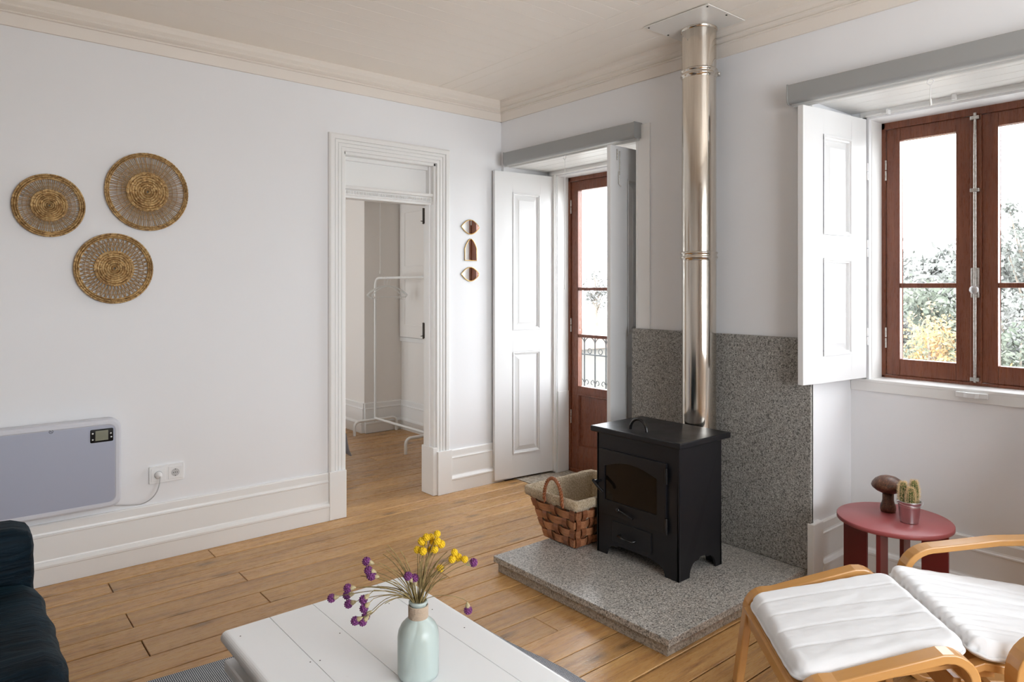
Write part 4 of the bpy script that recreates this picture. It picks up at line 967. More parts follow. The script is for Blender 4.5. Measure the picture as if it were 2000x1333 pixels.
# ------------------------------------------------------------ rug and coffee table
m = MB(); nx, ny = 24, 24; vs = []
def rugx(v): return -1.60 + 0.085 * math.sin(min(v / 0.35, 1) * PI / 2) + 0.012 * math.sin(v * 22) * (1 if v > 0.1 else 0)
for i in range(nx + 1):
    for j in range(ny + 1):
        v = j / ny; u = i / nx; x = -3.06 + (rugx(v) + 3.06) * u; y = (-1.30 - 0.085 * (x + 3.0)) * (1 - v) + (-3.95) * v
        vs.append((x, y, 0.006 + 0.002 * noise.noise(Vector((x * 3, y * 3, 0)))))
fs = [(i * (ny + 1) + j, (i + 1) * (ny + 1) + j, (i + 1) * (ny + 1) + j + 1, i * (ny + 1) + j + 1) for i in range(nx) for j in range(ny)]
m.add(vs, fs, True); o = tag(obj('rug', m, M_rug, fix=False, loc=(-2.5, -2.6, 0)), 'flat woven rug with fine dark and white stripes under the coffee table', 'rug')
s = o.modifiers.new('s', 'SOLIDIFY'); s.thickness = 0.008; s.offset = -1

TZ = 0.42; tx0, tx1, ty0, ty1 = -2.705, -2.040, -3.12, -1.955
ct = thing('coffee_table', 'white painted low wooden table with boarded top, bottom centre', 'table', ((tx0 + tx1) / 2, (ty0 + ty1) / 2, 0.008))
bx = [tx0, -2.550, -2.402, -2.157, tx1]
for a, b in zip(bx[:-1], bx[1:]):
    g = 0.0007; m = MB()
    rl = a == tx0; rr_ = b == tx1
    pf = [(a + g, TZ - 0.040), (b - g, TZ - 0.040), (b - g, TZ), (a + g, TZ)]
    if rl: pf = [(a + 0.014, TZ - 0.040), (b - g, TZ - 0.040), (b - g, TZ)] + [(a + 0.020 + 0.020 * math.cos(R(q)), TZ - 0.020 + 0.020 * math.sin(R(q))) for q in range(90, 211, 15)]
    if rr_: pf = [(b - 0.014, TZ - 0.040), (a + g, TZ - 0.040), (a + g, TZ)] + [(b - 0.020 + 0.020 * math.cos(R(q)), TZ - 0.020 + 0.020 * math.sin(R(q))) for q in range(90, -31, -15)]
    m.prism(pf, 'y', ty0, ty1); obj('top_board', m, M_tabletop, ct, bevel=0.0008)
for nx_, ny_ in ((-2.665, -2.02), (-2.56, -2.30), (-2.535, -2.31), (-2.42, -2.20), (-2.30, -2.05), (-2.12, -2.06), (-2.11, -2.25), (-2.10, -2.42), (-2.58, -2.52), (-2.20, -2.12)):
    obj('nail', MB().lathe([(0, 0), (0.0022, 0), (0.0022, 0.0004), (0, 0.0004)], (nx_, ny_, TZ), 8), M_iron, ct, label='dark nail head')
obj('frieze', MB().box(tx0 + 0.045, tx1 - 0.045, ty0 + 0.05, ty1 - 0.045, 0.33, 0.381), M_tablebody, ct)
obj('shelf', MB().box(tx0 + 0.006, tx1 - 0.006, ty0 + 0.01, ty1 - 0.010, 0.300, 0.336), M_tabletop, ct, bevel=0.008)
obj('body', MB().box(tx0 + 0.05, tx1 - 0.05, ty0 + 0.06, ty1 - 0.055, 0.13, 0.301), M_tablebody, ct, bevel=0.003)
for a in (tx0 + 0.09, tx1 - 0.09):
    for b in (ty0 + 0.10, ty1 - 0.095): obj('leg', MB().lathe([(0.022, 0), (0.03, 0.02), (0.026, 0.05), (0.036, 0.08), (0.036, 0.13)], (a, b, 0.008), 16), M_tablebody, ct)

# ------------------------------------------------------------ vase with dried flowers
VC = CAM + FW * 1.926 + RT * (-0.261); VC = Vector((VC.x, VC.y, TZ))
vs_ = thing('glass_vase', 'frosted green glass bottle vase with twine neck on the coffee table', 'vase', VC)
outer = [(0.0, 0.002), (0.050, 0.001), (0.056, 0.006), (0.0575, 0.015), (0.0575, 0.112), (0.055, 0.128), (0.047, 0.144), (0.035, 0.156), (0.0255, 0.164), (0.0235, 0.172), (0.0235, 0.200), (0.0265, 0.203), (0.0265, 0.208), (0.022, 0.210)]
inner = [(r - 0.004 if r > 0.01 else 0, z) for r, z in outer[::-1][1:-1] if True]
inner = [(0.0195, 0.205), (0.0195, 0.170), (0.031, 0.155), (0.044, 0.141), (0.051, 0.126), (0.0535, 0.112), (0.0535, 0.016), (0.050, 0.010), (0.0, 0.008)]
obj('bottle', MB().lathe(outer + [(0.0215, 0.204)], VC, 40), M_frost, vs_)
m = MB()
for k in range(11):
    m.tube([(VC.x + 0.0262 * math.cos(a), VC.y + 0.0262 * math.sin(a), VC.z + 0.1645 + k * 0.0031) for a in [2 * PI * i / 32 for i in range(32)]], 0.0019, 6, True)
obj('twine_wrap', m, M_twine, vs_, label='twine wound round the neck')
def VP(lat, up, dep): return VC + RT * lat + FW * dep + Vector((0, 0, up))
MOUTH = 0.208
YLAB = ['yellow ball flower standing highest of all in the vase', 'yellow ball flower at the top left of the tight cluster', 'yellow ball flower at the upper left edge of the cluster', 'small yellow ball flower in the middle left of the cluster',
 'yellow ball flower just below the highest one', 'yellow ball flower in the very centre of the cluster', 'yellow ball flower half hidden behind the centre of the cluster', 'leftmost yellow ball flower of the cluster',
 'yellow ball flower second from left in the bottom row of the cluster', 'lowest yellow ball flower in the middle of the cluster', 'yellow ball flower at the lower right of the cluster', 'rightmost yellow ball flower of the tight cluster',
 'yellow ball flower standing apart, highest of the four right of the cluster', 'leftmost of the three yellow balls in a row at right', 'middle of the three yellow balls in a row at right', 'rightmost yellow ball flower beside a purple one', 'single yellow ball flower standing lowest, right of the dense stems']
PLAB = ['topmost purple flower at the upper left', 'purple flower between topmost and largest at the upper left', 'largest purple flower, lowest of three at the upper left', 'purple flower above the drooping pair at far left', 'purple flower farthest left of the bouquet',
 'left flower of the drooping purple pair at left', 'right flower of the drooping purple pair at left', 'uppermost purple flower of the hanging clump', 'second purple flower from the top of the hanging clump', 'purple flower in the middle of the hanging clump',
 'lowest right purple flower of the hanging clump', 'lowest left purple flower of the hanging clump', 'left one of two purple flowers over the vase mouth', 'right one of two purple flowers over the vase mouth', 'purple flower at the upper right tip beside a yellow ball', 'purple flower drooping alone over the right table edge']
Yl = [(0.055, 0.3998), (0.0232, 0.3864), (0.0098, 0.3744), (0.0145, 0.3667), (0.054, 0.3777), (0.0409, 0.3683), (0.0339, 0.3821), (-0.0023, 0.3496), (0.0145, 0.3496), (0.0305, 0.3436), (0.0466, 0.3529), (0.0624, 0.361), (0.1019, 0.3462), (0.0955, 0.3268), (0.1099, 0.3248), (0.1304, 0.3258), (0.0587, 0.291)]
Pl = [(-0.1359, 0.3147), (-0.1286, 0.295), (-0.1202, 0.2809), (-0.1872, 0.2447), (-0.2341, 0.2136), (-0.1929, 0.2169), (-0.1838, 0.2079), (-0.141, 0.2146), (-0.1386, 0.1911), (-0.138, 0.1694), (-0.1413, 0.1543), (-0.1604, 0.1543), (-0.0214, 0.2766), (-0.0087, 0.2632), (0.1428, 0.305), (0.1377, 0.1744)]
Gl = [(-0.0877, 0.3576), (-0.0934, 0.3375), (-0.1018, 0.3275), (-0.0489, 0.3519), (-0.0549, 0.3302), (-0.0448, 0.305), (-0.0046, 0.3034), (-0.08, 0.2749), (-0.1621, 0.2725), (-0.152, 0.2498), (0.0657, 0.3318), (0.0825, 0.3486), (0.0825, 0.2816), (0.0791, 0.3117), (-0.0924, 0.2045), (-0.1085, 0.3168), (0.0322, 0.3302), (0.0088, 0.3268), (-0.12, 0.235), (-0.105, 0.25), (-0.07, 0.30), (0.05, 0.285)]
def stem_pts(lat, up, dep, i):
    ml = max(-0.015, min(0.015, lat * 0.12)) + 0.004 * math.sin(i * 2.3); md = max(-0.012, min(0.012, dep * 0.3)) + 0.004 * math.cos(i * 1.7)
    b = VP(-ml * 1.6, 0.02 + 0.01 * (i % 3), -md * 1.5); mth = VP(ml, MOUTH, md)
    top = VP(lat, up, dep)
    c1 = VP(ml + (lat - ml) * 0.30, MOUTH + max(up - MOUTH, 0.03) * 0.62 + abs(lat) * 0.12, md + (dep - md) * 0.3)
    return [b] + bez(mth, c1, top, 8)
def flower_ball(c, r, n=42, seedv=0):
    """florets packed on a ball"""
    m = MB(); m.ball(c, r * 0.86, 10, 7)
    for k in range(n):
        z = 1 - 2 * (k + 0.5) / n; a = k * 2.39996; q = math.sqrt(1 - z * z); d = Vector((q * math.cos(a), q * math.sin(a), z))
        m.ball(Vector(c) + d * r * 0.86, r * 0.21, 5, 4)
    return m
for i, (lat, up) in enumerate(Yl):
    dep = random.uniform(-0.018, 0.018); k = 1 + dep / 1.926; lat *= k
    lab = YLAB[i]
    root = VP(0, MOUTH, 0); f = thing('yellow_flower', lab, 'flower', root, 0, 'yellow ball flowers in the vase')
    P = stem_pts(lat, up, dep, i); obj('stem', MB().tube(P, 0.0011, 5), M_stem, f)
    obj('flower_head', flower_ball(VP(lat, up, dep), 0.0096 + 0.0008 * (i % 3)), M_yellow, f, fix=False)
for i, (lat, up) in enumerate(Pl):
    dep = random.uniform(-0.02, 0.02) - (0.035 if 7 <= i <= 11 else 0); k = 1 + dep / 1.926; lat *= k; up = up - dep * 0.5 if i in range(7, 12) else up
    lab = PLAB[i]
    f = thing('purple_flower', lab, 'flower', VP(0, MOUTH, 0), 0, 'purple flowers in the vase')
    P = stem_pts(lat, up, dep, i + 30)
    if i == 15: P = [P[0]] + bez(VP(0.012, MOUTH, 0), VP(0.06, 0.235, 0), VP(0.125, 0.212, 0), 6) + [VP(0.136, 0.205, 0.0), VP(0.1377, 0.19, 0)]
    if i in range(7, 12): P = [P[0]] + bez(VP(-0.012, MOUTH, 0), VP(-0.07, 0.245, dep * 0.5), VP(-0.115, up + 0.02, dep), 7) + [VP(lat, up, dep)]
    obj('stem', MB().tube(P, 0.0010, 5), M_stem, f)
    c = P[-1]; d = (P[-1] - P[-2]).normalized(); r = 0.0120 if i != 2 else 0.0140
    obj('flower_head', flower_ball(c + d * 0.009, r, 44), M_purple, f, fix=False)
    q = d.to_track_quat('Z', 'Y').to_matrix().to_4x4()
    obj('calyx', MB().lathe([(0.001, -0.014), (0.004, -0.010), (0.0068, -0.003), (0.0072, 0.002), (0.0, 0.003)], (0, 0, 0), 10, Matrix.Translation(c) @ q), M_calyx, f)
ORD = ['leftmost', 'second', 'third', 'fourth', 'fifth', 'sixth', 'seventh', 'eighth', 'ninth', 'tenth', 'eleventh']
RANK = sorted(range(len(Gl)), key=lambda q: Gl[q][0])
for i, (lat, up) in enumerate(Gl):
    rk_ = RANK.index(i); glab = 'dry grass blade whose tip is %s' % (('the leftmost in the bouquet' if rk_ == 0 else ORD[rk_] + ' from the left in the bouquet') if rk_ < 11 else ('the rightmost in the bouquet' if rk_ == len(Gl) - 1 else ORD[len(Gl) - 1 - rk_] + ' from the right in the bouquet'))
    dep = random.uniform(-0.03, 0.03); k = 1 + dep / 1.926
    P = stem_pts(lat * k, up, dep, i + 60); n_ = len(P)
    m = MB(); m.tube(P, 0.001, 4, rr=[0.0011 + 0.0012 * math.sin(PI * min(1, j / n_ * 1.1)) * (1 - j / n_) for j in range(n_)])
    o = obj('grass_stem', m, M_stem, loc=VP(0, MOUTH, 0))
    tag(o, glab, 'grass stem', 'dry grass blades in the vase')

# ------------------------------------------------------------ sofa
sf = thing('sofa', 'dark teal velvet sofa cut off by the left picture edge', 'sofa', (-3.65, -1.9, 0))
def soft(x0, x1, y0, y1, z0, z1, r, wr=0.004, sub=26, seed=0):
    bm = bmesh.new(); bmesh.ops.create_cube(bm, size=1)
    bmesh.ops.subdivide_edges(bm, edges=bm.edges[:], cuts=14, use_grid_fill=True)
    hx, hy, hz = (x1 - x0) / 2, (y1 - y0) / 2, (z1 - z0) / 2
    for v in bm.verts:
        p = Vector((v.co.x * 2 * hx, v.co.y * 2 * hy, v.co.z * 2 * hz)); q = Vector((max(-hx + r, min(hx - r, p.x)), max(-hy + r, min(hy - r, p.y)), max(-hz + r, min(hz - r, p.z))))
        d = p - q
        if d.length > 1e-9: p = q + d.normalized() * min(r, d.length) if d.length > r else p
        nn = d.normalized() if d.length > 1e-9 else Vector((0, 0, 1))
        wv = noise.noise(Vector((p.x * 6 + seed, p.y * 14, p.z * 14))) * wr
        p += nn * wv + Vector((0, 0, (0.018 * math.cos(p.x / hx * 1.5) * math.cos(p.y / hy * 1.5) if v.co.z > 0.4 else 0)))
        v.co = p + Vector(((x0 + x1) / 2, (y0 + y1) / 2, (z0 + z1) / 2))
    m = MB(); m.bm(bm, True); return m
obj('base', soft(-4.05, -3.12, -2.85, -0.93, 0.09, 0.30, 0.03), M_velvet, sf)
obj('seat_cushion', soft(-3.95, -3.095, -1.945, -1.135, 0.29, 0.445, 0.070, 0.010, seed=3), M_velvet, sf)
obj('seat_cushion', soft(-3.95, -3.095, -2.77, -1.955, 0.29, 0.445, 0.070, 0.010, seed=9), M_velvet, sf)
obj('arm', soft(-4.05, -3.112, -1.135, -0.925, 0.09, 0.615, 0.050, 0.006), M_velvet, sf)
obj('arm', soft(-4.05, -3.112, -2.98, -2.775, 0.09, 0.615, 0.050, 0.006), M_velvet, sf)
obj('backrest', soft(-4.15, -3.88, -2.98, -0.925, 0.09, 0.80, 0.07, 0.006), M_velvet, sf)
for a in (-4.05, -3.18):
    for b in (-2.9, -1.0): obj('leg', MB().lathe([(0.015, 0), (0.024, 0.10)], (a, b, 0), 12), M_walnut, sf)

# ------------------------------------------------------------ cushions
def cushion(L, Wd, th, zf, nseam, nx=80, ny=110, puff=0.016, warp=0.02, wr=0.004, seed=0.0, gather=0.0, cr=0.06):
    """x along L (0..L), y 0..-Wd; zf(x,y) base surface height; returns closed quilted pad"""
    m = MB(); top = []; bot = []
    for i in range(nx + 1):
        for j in range(ny + 1):
            u = i / nx; v = j / ny
            # rounded plan corners
            x = u * L; y = -v * Wd
            du = min(x, L - x); dv = min(-y, Wd + y)
            if du < cr and dv < cr:
                cx_ = cr if x < L / 2 else L - cr; cy_ = -cr if -y < Wd / 2 else -(Wd - cr)
                vx, vy = x - cx_, y - cy_; mx = max(abs(vx), abs(vy)); ln = math.hypot(vx, vy)
                if ln > 1e-9: k = mx / ln; x, y = cx_ + vx * k, cy_ + vy * k
            e = min(u * L, (1 - u) * L, v * Wd, (1 - v) * Wd); edge = min(e / 0.035, 1.0); ef = math.sqrt(max(0.0, 1 - (1 - edge) ** 2))
            vv = v + warp * math.sin(u * PI * 1.2 + 0.5) * math.sin(v * PI)
            s_ = min(1.0, abs(math.sin(PI * vv * nseam)) / 0.22) ** 0.5 * 0.75 + abs(math.sin(PI * vv * nseam)) * 0.25
            n1 = noise.noise(Vector((x * 9 + seed, y * 26, seed))) + 0.5 * noise.noise(Vector((x * 30 + seed, y * 40, seed + 4)))
            gth = gather * max(0, 1 - u / 0.35) * math.sin(v * 95 + 2.5 * noise.noise(Vector((u * 6, v * 9, 1)))) * (0.4 + 0.6 * min(1, u / 0.06))
            h = th * (0.35 + 0.65 * ef) + puff * (s_ - 0.5) * ef + wr * n1 * ef + gth
            edgej = 0.004 * noise.noise(Vector((x * 20, y * 20, 9))) * (1 - ef)
            z0 = zf(x, y); top.append((x + edgej, y + edgej, z0 + h)); bot.append((x + edgej, y + edgej, z0 + th * 0.35 * (1 - ef) * 0.9 + 0.0))
    n = ny + 1; f = [(i * n + j, (i + 1) * n + j, (i + 1) * n + j + 1, i * n + j + 1) for i in range(nx) for j in range(ny)]
    o = len(top); m.add(top + bot, f + [tuple(q + o for q in g[::-1]) for g in f], True)
    per = [i * n for i in range(nx + 1)] + [nx * n + j for j in range(1, ny + 1)] + [i * n + ny for i in range(nx - 1, -1, -1)] + [j for j in range(ny - 1, 0, -1)]
    for a, b in zip(per, per[1:] + per[:1]): m.f.append((a, b, b + o, a + o)); m.sm.append(True)
    pipe = [Vector(top[k]).lerp(Vector(bot[k]), 0.5) for k in per[::2]]
    return m, pipe

# ------------------------------------------------------------ footstool
fsx = thing('footstool', 'bentwood birch footstool with white quilted cushion, in front', 'footstool', (-1.044, -2.706, 0), R(-44.0))
def leg_path(x0, x1, zl, zr, r=0.085):
    """inverted U: up the left leg, over a rising rail, down the right leg"""
    P = [(x0, 0.0), (x0 + 0.038, zl - r)]; x0 += 0.026
    a = math.degrees(math.atan2(zr - zl, (x1 - x0 - 2 * r)))
    P += [(x0 + 0.012 + r - r * math.cos(R(q)), zl - r + r * math.sin(R(q))) for q in range(12, int(90 - 0), 13)]
    P += [(x0 + 0.012 + r + 0.02, zl + 0.002), (x1 - r - 0.02, zr - 0.002)]
    P += [(x1 - r + r * math.sin(R(q)), zr - r + r * math.cos(R(q))) for q in range(8, 91, 13)]
    P += [(x1 + 0.01, zr - r - 0.02), (x1 + 0.035, 0.0)]
    return P
SL, SW = 0.540, 0.653
for y0 in (0.0, -(SW - 0.055)):
    m = MB(); m.strip(leg_path(0.0, SL, 0.362, 0.455), y0, y0 - 0.055, -0.028); obj('side_frame', m, M_birch, fsx, local=True, bevel=0.004)
obj('cross_rail', MB().box(0.044, 0.066, -(SW - 0.055), -0.055, 0.235, 0.310), M_birch, fsx, local=True, bevel=0.004)
obj('cross_rail', MB().box(SL - 0.05, SL - 0.026, -(SW - 0.055), -0.055, 0.29, 0.36), M_birch, fsx, local=True, bevel=0.004)
zf = lambda x, y: 0.308 + (x - 0.045) * 0.205
m = MB(); m.box(0.03, SL - 0.03, -(SW - 0.06), -0.06, 0, 0.012); m.v = [(x, y, z + zf(x, y) - 0.014) for x, y, z in m.v]; obj('seat_slat', m, M_birch, fsx, local=True)
m, pipe = cushion(0.500, SW - 0.125, 0.052, lambda x, y: zf(x + 0.045, y), 5, seed=2.0, warp=0.03, cr=0.05, wr=0.0028, puff=0.013)
m.v = [(x + 0.045, y - 0.062, z) for x, y, z in m.v]; cu = obj('cushion', m, M_cotton, fsx, local=True, fix=False)
obj('piping', MB().tube([(p.x + 0.045, p.y - 0.062, p.z) for p in pipe], 0.0045, 6, True), M_cotton, cu, local=True)

# ------------------------------------------------------------ armchair
ac = thing('armchair', 'bentwood birch armchair with white quilted cushion at right edge', 'armchair', (-0.602, -3.086, 0), R(-45.2))
CWd = 0.605
def arm_path():
    P = [(0.60, 0.012), (0.24, 0.010)] + [(0.17 - 0.075 * math.sin(R(q)), 0.085 - 0.075 * math.cos(R(q))) for q in range(10, 91, 16)] + [(0.093, 0.38)]
    P += [(0.093 + 0.105 * (1 - math.cos(R(q))), 0.380 + 0.105 * math.sin(R(q))) for q in range(15, 84, 11)]
    P += [(0.22, 0.489), (0.42, 0.520), (0.70, 0.535)]
    P += [(0.76, 0.520), (0.79, 0.48)]
    return P
for y0 in (0.075, -(CWd + 0.012)):
    m = MB(); m.strip(arm_path(), y0, y0 - 0.062, 0.024); obj('arm_frame', m, M_birch, ac, local=True, bevel=0.004)
def rail_path(): return [(-0.01, 0.372), (0.03, 0.388), (0.25, 0.358), (0.45, 0.328), (0.56, 0.338), (0.63, 0.40), (0.72, 0.62), (0.86, 0.98)]
for y0 in (-0.01, -(CWd - 0.05)):
    m = MB(); m.strip(rail_path(), y0, y0 - 0.04, -0.024); obj('seat_rail', m, M_birch, ac, local=True, bevel=0.003)
obj('front_rail', MB().box(0.02, 0.075, -CWd + 0.04, 0.0, 0.330, 0.362), M_birch, ac, local=True, bevel=0.003)
obj('cross_rail', MB().box(0.10, 0.125, -CWd - 0.01, 0.02, 0.20, 0.26), M_birch, ac, local=True, bevel=0.003)
obj('cross_rail', MB().box(0.50, 0.525, -CWd - 0.01, 0.02, 0.26, 0.31), M_birch, ac, local=True, bevel=0.003)
zc = lambda x, y: 0.394 - 0.125 * x if x < 0.50 else 0.3315 + (x - 0.50) * 0.3
m, pipe = cushion(0.60, CWd, 0.056, zc, 5, seed=7.0, warp=0.03, gather=0.0045, puff=0.012, cr=0.05)
cu = obj('seat_cushion', m, M_cotton, ac, local=True, fix=False)
m.v = [(x + 0.0, y, z) for x, y, z in m.v]
obj('piping', MB().tube([(p.x, p.y, p.z) for p in pipe], 0.005, 6, True), M_cotton, cu, local=True)
m, pipe = cushion(0.62, CWd, 0.056, lambda x, y: 0.0, 5, seed=17.0, puff=0.018)
Mx = Matrix.Translation((0.62, 0, 0.385)) @ Matrix.Rotation(R(-66), 4, 'Y'); m.v = [tuple(Mx @ Vector(v)) for v in m.v]
obj('back_cushion', m, M_cotton, ac, local=True, fix=False)

# ------------------------------------------------------------ red side table
RC = Vector((-0.031, -2.894, 0)); RH = 0.45
rt_ = thing('side_table', 'round red side table with four board legs under the window', 'table', RC)
obj('table_top', MB().lathe([(0, RH - 0.020), (0.232, RH - 0.020), (0.237, RH - 0.017), (0.237, RH - 0.003), (0.234, RH), (0, RH)], RC, 72), M_red, rt_, bevel=0.0)
for sx_, sy_ in ((-1, 1), (1, -1), (1, 1), (-1, -1)):
    d = (RT * sx_ + FW * sy_).normalized(); c = RC + d * 0.165; ang = math.atan2(d.y, d.x)
    Mx = Matrix.Translation(c) @ Matrix.Rotation(ang, 4, 'Z')
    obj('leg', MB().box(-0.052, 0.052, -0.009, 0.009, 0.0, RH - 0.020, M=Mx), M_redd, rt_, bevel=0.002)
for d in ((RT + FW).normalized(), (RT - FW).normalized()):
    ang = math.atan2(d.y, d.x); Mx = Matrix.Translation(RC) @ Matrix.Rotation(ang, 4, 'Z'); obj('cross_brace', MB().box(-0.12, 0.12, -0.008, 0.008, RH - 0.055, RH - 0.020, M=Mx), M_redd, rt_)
MC = Vector((0.046, -2.838, RH))
mu = thing('wooden_mushroom', 'carved dark wooden mushroom ornament on the red table', 'ornament', MC)
Mt = Matrix.Translation(MC) @ Matrix.Rotation(R(4), 4, 'X')
obj('stem', MB().lathe([(0.0, 0), (0.031, 0.0), (0.034, 0.012), (0.033, 0.028), (0.027, 0.042), (0.0245, 0.055), (0.0245, 0.092), (0.0, 0.092)], MC, 28), M_walnut, mu)
obj('cap', MB().lathe([(0.0, 0.086), (0.030, 0.088), (0.052, 0.098), (0.068, 0.112), (0.0715, 0.121), (0.067, 0.134), (0.055, 0.149), (0.036, 0.161), (0.018, 0.166), (0.0, 0.167)], MC, 40), M_walnut, mu)
BC = Vector((-0.040, -2.962, RH))
bu = thing('plant_bucket', 'small zinc bucket on the red table holding a cactus', 'pot', BC)
obj('bucket', MB().lathe([(0.0, 0.003), (0.033, 0.003), (0.0355, 0.0), (0.0365, 0.004), (0.0375, 0.010), (0.0435, 0.070), (0.0445, 0.071), (0.0445, 0.074), (0.0475, 0.092), (0.0505, 0.094), (0.0505, 0.098), (0.047, 0.097), (0.042, 0.070), (0.034, 0.012), (0.0, 0.010)], BC, 40), M_zinc, bu)
m = MB()
for sg in (-1, 1):
    c = BC + RT * sg * 0.050 + Vector((0, 0, 0.093)); m.tube([c + Vector((0, 0, 0.006 * math.sin(a))) + RT * sg * 0.006 * math.cos(a) for a in [2 * PI * i / 12 for i in range(12)]], 0.0013, 5, True)
m.tube([BC + RT * (-0.056 * math.cos(a)) - FW * 0.050 * math.sin(a) + Vector((0, 0, 0.094 - 0.012 * math.sin(a))) for a in [PI * i / 20 for i in range(21)]], 0.001, 5)
obj('wire_handle', m, M_zinc, bu)
obj('soil', MB().lathe([(0, 0.084), (0.0445, 0.084)], BC, 24), M_soil, bu)
ca = thing('cactus', 'spiny green cactus with three stems growing in the zinc bucket', 'plant', BC + Vector((0, 0, 0.08)))
def cactus(base, top, r):
    m = MB(); nr, na = 12, 48; ax = top - base; L = ax.length; q = ax.normalized().to_track_quat('Z', 'Y').to_matrix().to_4x4(); Mx = Matrix.Translation(base) @ q; vs = []
    for j in range(nr + 1):
        t = j / nr; rr = r * (0.72 + 0.28 * math.sin(PI * min(t, 0.8) / 0.8 * 0.9)) * (1 if t < 0.7 else math.sqrt(max(0, 1 - ((t - 0.7) / 0.3) ** 2)))
        for i in range(na):
            a = 2 * PI * i / na; k = 1 + 0.10 * math.cos(a * 12); vs.append((rr * k * math.cos(a), rr * k * math.sin(a), t * L))
    fs = [(j * na + i, j * na + (i + 1) % na, (j + 1) * na + (i + 1) % na, (j + 1) * na + i) for j in range(nr) for i in range(na)]
    m.add(vs, fs, True, Mx); o = obj('cactus_stem', m, M_cactus, ca)
    sm = MB()
    for rib in range(12):
        a = 2 * PI * rib / 12
        for j in range(1, 16):
            t = j / 16 + 0.02; rr = r * (0.72 + 0.28 * math.sin(PI * min(t, 0.8) / 0.8 * 0.9)) * (1 if t < 0.7 else math.sqrt(max(0, 1 - ((t - 0.7) / 0.3) ** 2))) * 1.1
            p = Vector((rr * math.cos(a), rr * math.sin(a), t * L)); out = Vector((math.cos(a), math.sin(a), 0.2 + 1.6 * max(0, t - 0.6)))
            for _ in range(9):
                d = (out + Vector((random.uniform(-1, 1), random.uniform(-1, 1), random.uniform(-0.8, 0.9))) * 0.8).normalized(); e = p + d * random.uniform(0.007, 0.016); s1 = d.orthogonal().normalized() * 0.0006; s2 = d.cross(s1)
                sm.add([p + s1, p - s1 * 0.5 + s2, p - s1 * 0.5 - s2, e], [(0, 1, 3), (1, 2, 3), (2, 0, 3)], False, Mx)
    obj('spines', sm, M_spine, o, kind='stuff', fix=False)
cactus(BC + RT * (-0.018) + FW * 0.012 + Vector((0, 0, 0.075)), BC + RT * (-0.020) + FW * 0.014 + Vector((0, 0, 0.178)), 0.0165)
cactus(BC + RT * (-0.004) - FW * 0.016 + Vector((0, 0, 0.070)), BC + RT * (-0.004) - FW * 0.020 + Vector((0, 0, 0.160)), 0.0155)
cactus(BC + RT * 0.022 + FW * 0.006 + Vector((0, 0, 0.075)), BC + RT * 0.027 + FW * 0.008 + Vector((0, 0, 0.186)), 0.0175)

# ------------------------------------------------------------ outside
GZ = -3.2
tag(obj('ground', MB().box(0.8, 90, -50, 70, GZ - 0.2, GZ), M_ground), 'pale garden ground far below the windows', 'ground', kind='structure')
tag(obj('balcony_slab', MB().box(T + 0.04, 1.50, -1.6, 0.9, -0.14, -0.02), M_sill), 'stone balcony floor outside the balcony door', 'balcony', kind='structure')
rl = thing('balcony_railing', 'grey wrought iron balcony railing with scrolls beyond the door', 'railing', (1.37, -0.35, 0))
m = MB(); m.box(1.355, 1.385, -1.55, 0.85, 1.03, 1.045); m.box(1.36, 1.38, -1.55, 0.85, 0.86, 0.872); m.box(1.36, 1.38, -1.55, 0.85, 0.06, 0.075); obj('rail', m, M_iron2, rl)
y = -1.5
k = 0
while y < 0.85:
    obj('baluster', MB().tube([(1.37, y, -0.02), (1.37, y, 1.035)], 0.0075, 6), M_iron2, rl)
    m = MB()
    if y + 0.138 < 0.86:
        m.tube([(1.37, y + 0.069 + 0.069 * math.cos(a), 0.96 + 0.069 * math.sin(a)) for a in [PI * i / 12 for i in range(13)]], 0.005, 6)
        m.tube([(1.37, y + 0.069 + 0.024 * math.cos(a), 0.90 + 0.024 * math.sin(a)) for a in [2 * PI * i / 14 for i in range(14)]], 0.004, 6, True)
        for sg in (-1, 1):
            m.tube([(1.37, y + (0.0 if sg > 0 else 0.138) + sg * (0.012 + 0.020 * (1 - math.cos(a)) ) , 0.60 + 0.030 * math.sin(a) * (1 - a / 9)) for a in [i * 0.42 for i in range(12)]], 0.004, 6)
        obj('scroll', m, M_iron2, rl, fix=False)
    y += 0.138; k += 1

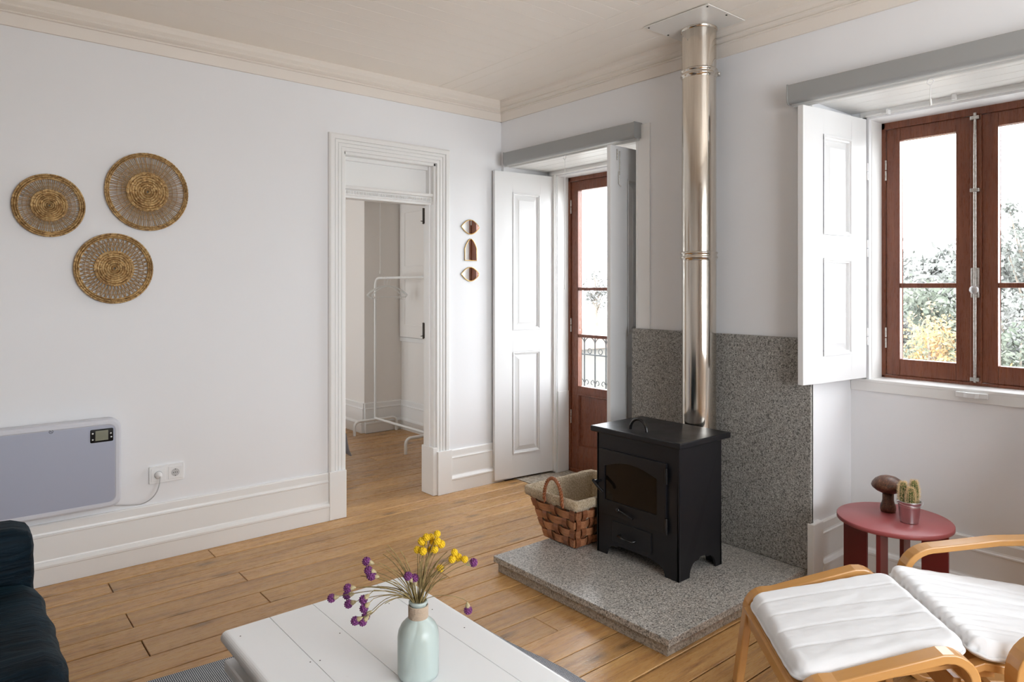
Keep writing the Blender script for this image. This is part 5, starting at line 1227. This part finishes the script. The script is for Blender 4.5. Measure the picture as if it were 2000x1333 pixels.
def tree(name, x, y, ztop, rad, hgt, matl, label, nleaf=2600, size=0.12, group='trees and shrubs outside', bare=False):
    t_ = thing(name, label, 'tree' if 'tree' in name else 'shrub', (x, y, GZ), 0, None)
    zc_ = ztop - hgt / 2
    m = MB(); tp = [(x, y, GZ)] + [(x + rad * 0.05 * math.sin(k), y + rad * 0.05 * math.cos(k * 1.7), GZ + (zc_ - GZ) * k / 4) for k in range(1, 5)]
    m.tube(tp, 0.1, 6, rr=[0.16, 0.13, 0.11, 0.09, 0.05])
    tips = []
    for k in range(22):
        a = k * 2.4; e = Vector((x + rad * 0.75 * math.cos(a) * random.uniform(0.3, 1), y + rad * 0.75 * math.sin(a) * random.uniform(0.3, 1), zc_ + hgt * random.uniform(-0.38, 0.46)))
        s0 = Vector((x, y, zc_ - hgt * random.uniform(0.1, 0.45))); m.tube([s0, s0.lerp(e, 0.5) + Vector((0, 0, 0.1)), e], 0.03, 4, rr=[0.05, 0.03, 0.01]); tips.append(e)
    obj('trunk', m, M_bark, t_, fix=False)
    m = MB(); vs = []; fs = []
    for k in range(int(nleaf * 1.7)):
        c = random.choice(tips); s_ = rad * (0.22 if bare else 0.42); p = c + Vector((random.gauss(0, 1) * s_ * 0.6, random.gauss(0, 1) * s_ * 0.6, random.gauss(0, 1) * s_ * 0.55))
        a = Vector((random.uniform(-1, 1), random.uniform(-1, 1), random.uniform(-1, 1))).normalized() * size * random.uniform(0.6, 1.2); b = a.orthogonal().normalized() * a.length * 0.6
        o = len(vs); vs += [p - a, p + b, p + a, p - b]; fs.append((o, o + 1, o + 2, o + 3))
    m.add(vs, fs); obj('foliage', m, matl, t_, fix=False)
tree('tree', 29.0, 7.85, 2.8, 1.5, 3.6, M_leafA, 'round grey green tree far off in the left pane', 2200, 0.14)
tree('tree', 28.1, 6.05, 3.1, 1.1, 4.6, M_leafA, 'narrow pointed tree far off beside the window post', 2200, 0.13)
tree('tree', 25.0, 5.9, 1.9, 2.6, 3.6, M_leafD, 'wide pale tree at middle distance in the left pane', 2600, 0.16)
tree('tree', 13.4, 1.3, 1.45, 0.95, 2.6, M_leafB, 'dense green bush top in the lower left pane', 2600, 0.075)
tree('tree', 15.0, 2.6, 0.9, 1.3, 2.6, M_leafD, 'silvery tree beside the dense green bush', 2200, 0.085)
tree('tree', 6.55, -0.80, 1.02, 0.62, 1.7, M_leafC, 'small tree with orange leaves at the bottom of the left pane', 2600, 0.032)
tree('tree', 14.9, 0.05, 3.95, 0.8, 4.2, M_leafA, 'tall thin tree in the upper right pane', 1500, 0.06, bare=True)
tree('tree', 22.6, 2.7, 2.75, 1.7, 3.8, M_leafA, 'broad grey tree behind the right pane', 2600, 0.13)
tree('tree', 8.6, -1.25, 1.35, 0.75, 2.2, M_leafD, 'silvery shrub crown filling the lower right pane', 2600, 0.045)
tree('tree', 7.6, -1.45, 0.85, 0.7, 1.7, M_leafB, 'green shrub crown at the foot of the right pane', 2400, 0.040)
tree('tree', 22.3, 20.0, 2.5, 0.9, 2.4, M_leafD, 'faint distant tree seen through the balcony door', 500, 0.09, bare=True)
tree('tree', 26.0, 4.0, 1.7, 3.0, 3.4, M_leafD, 'low pale tree line right of the window post', 2600, 0.17)
hs = thing('house', 'pale neighbouring house far off beyond the balcony', 'house', (17.0, 16.5, GZ))
obj('wall', MB().box(15.5, 19.0, 15.6, 19.5, GZ, -1.0), M_house, hs)
m = MB(); m.prism([(15.4, -1.0), (19.6, -1.0), (17.5, -0.3)], 'x', 15.3, 19.2); obj('roof', m, M_roof, hs)
for k in range(3): obj('window', MB().box(15.4 + 0.0, 15.52, 15.95 + k * 1.2, 16.5 + k * 1.2, -2.5, -1.5), M_dark, hs, label='dark window')
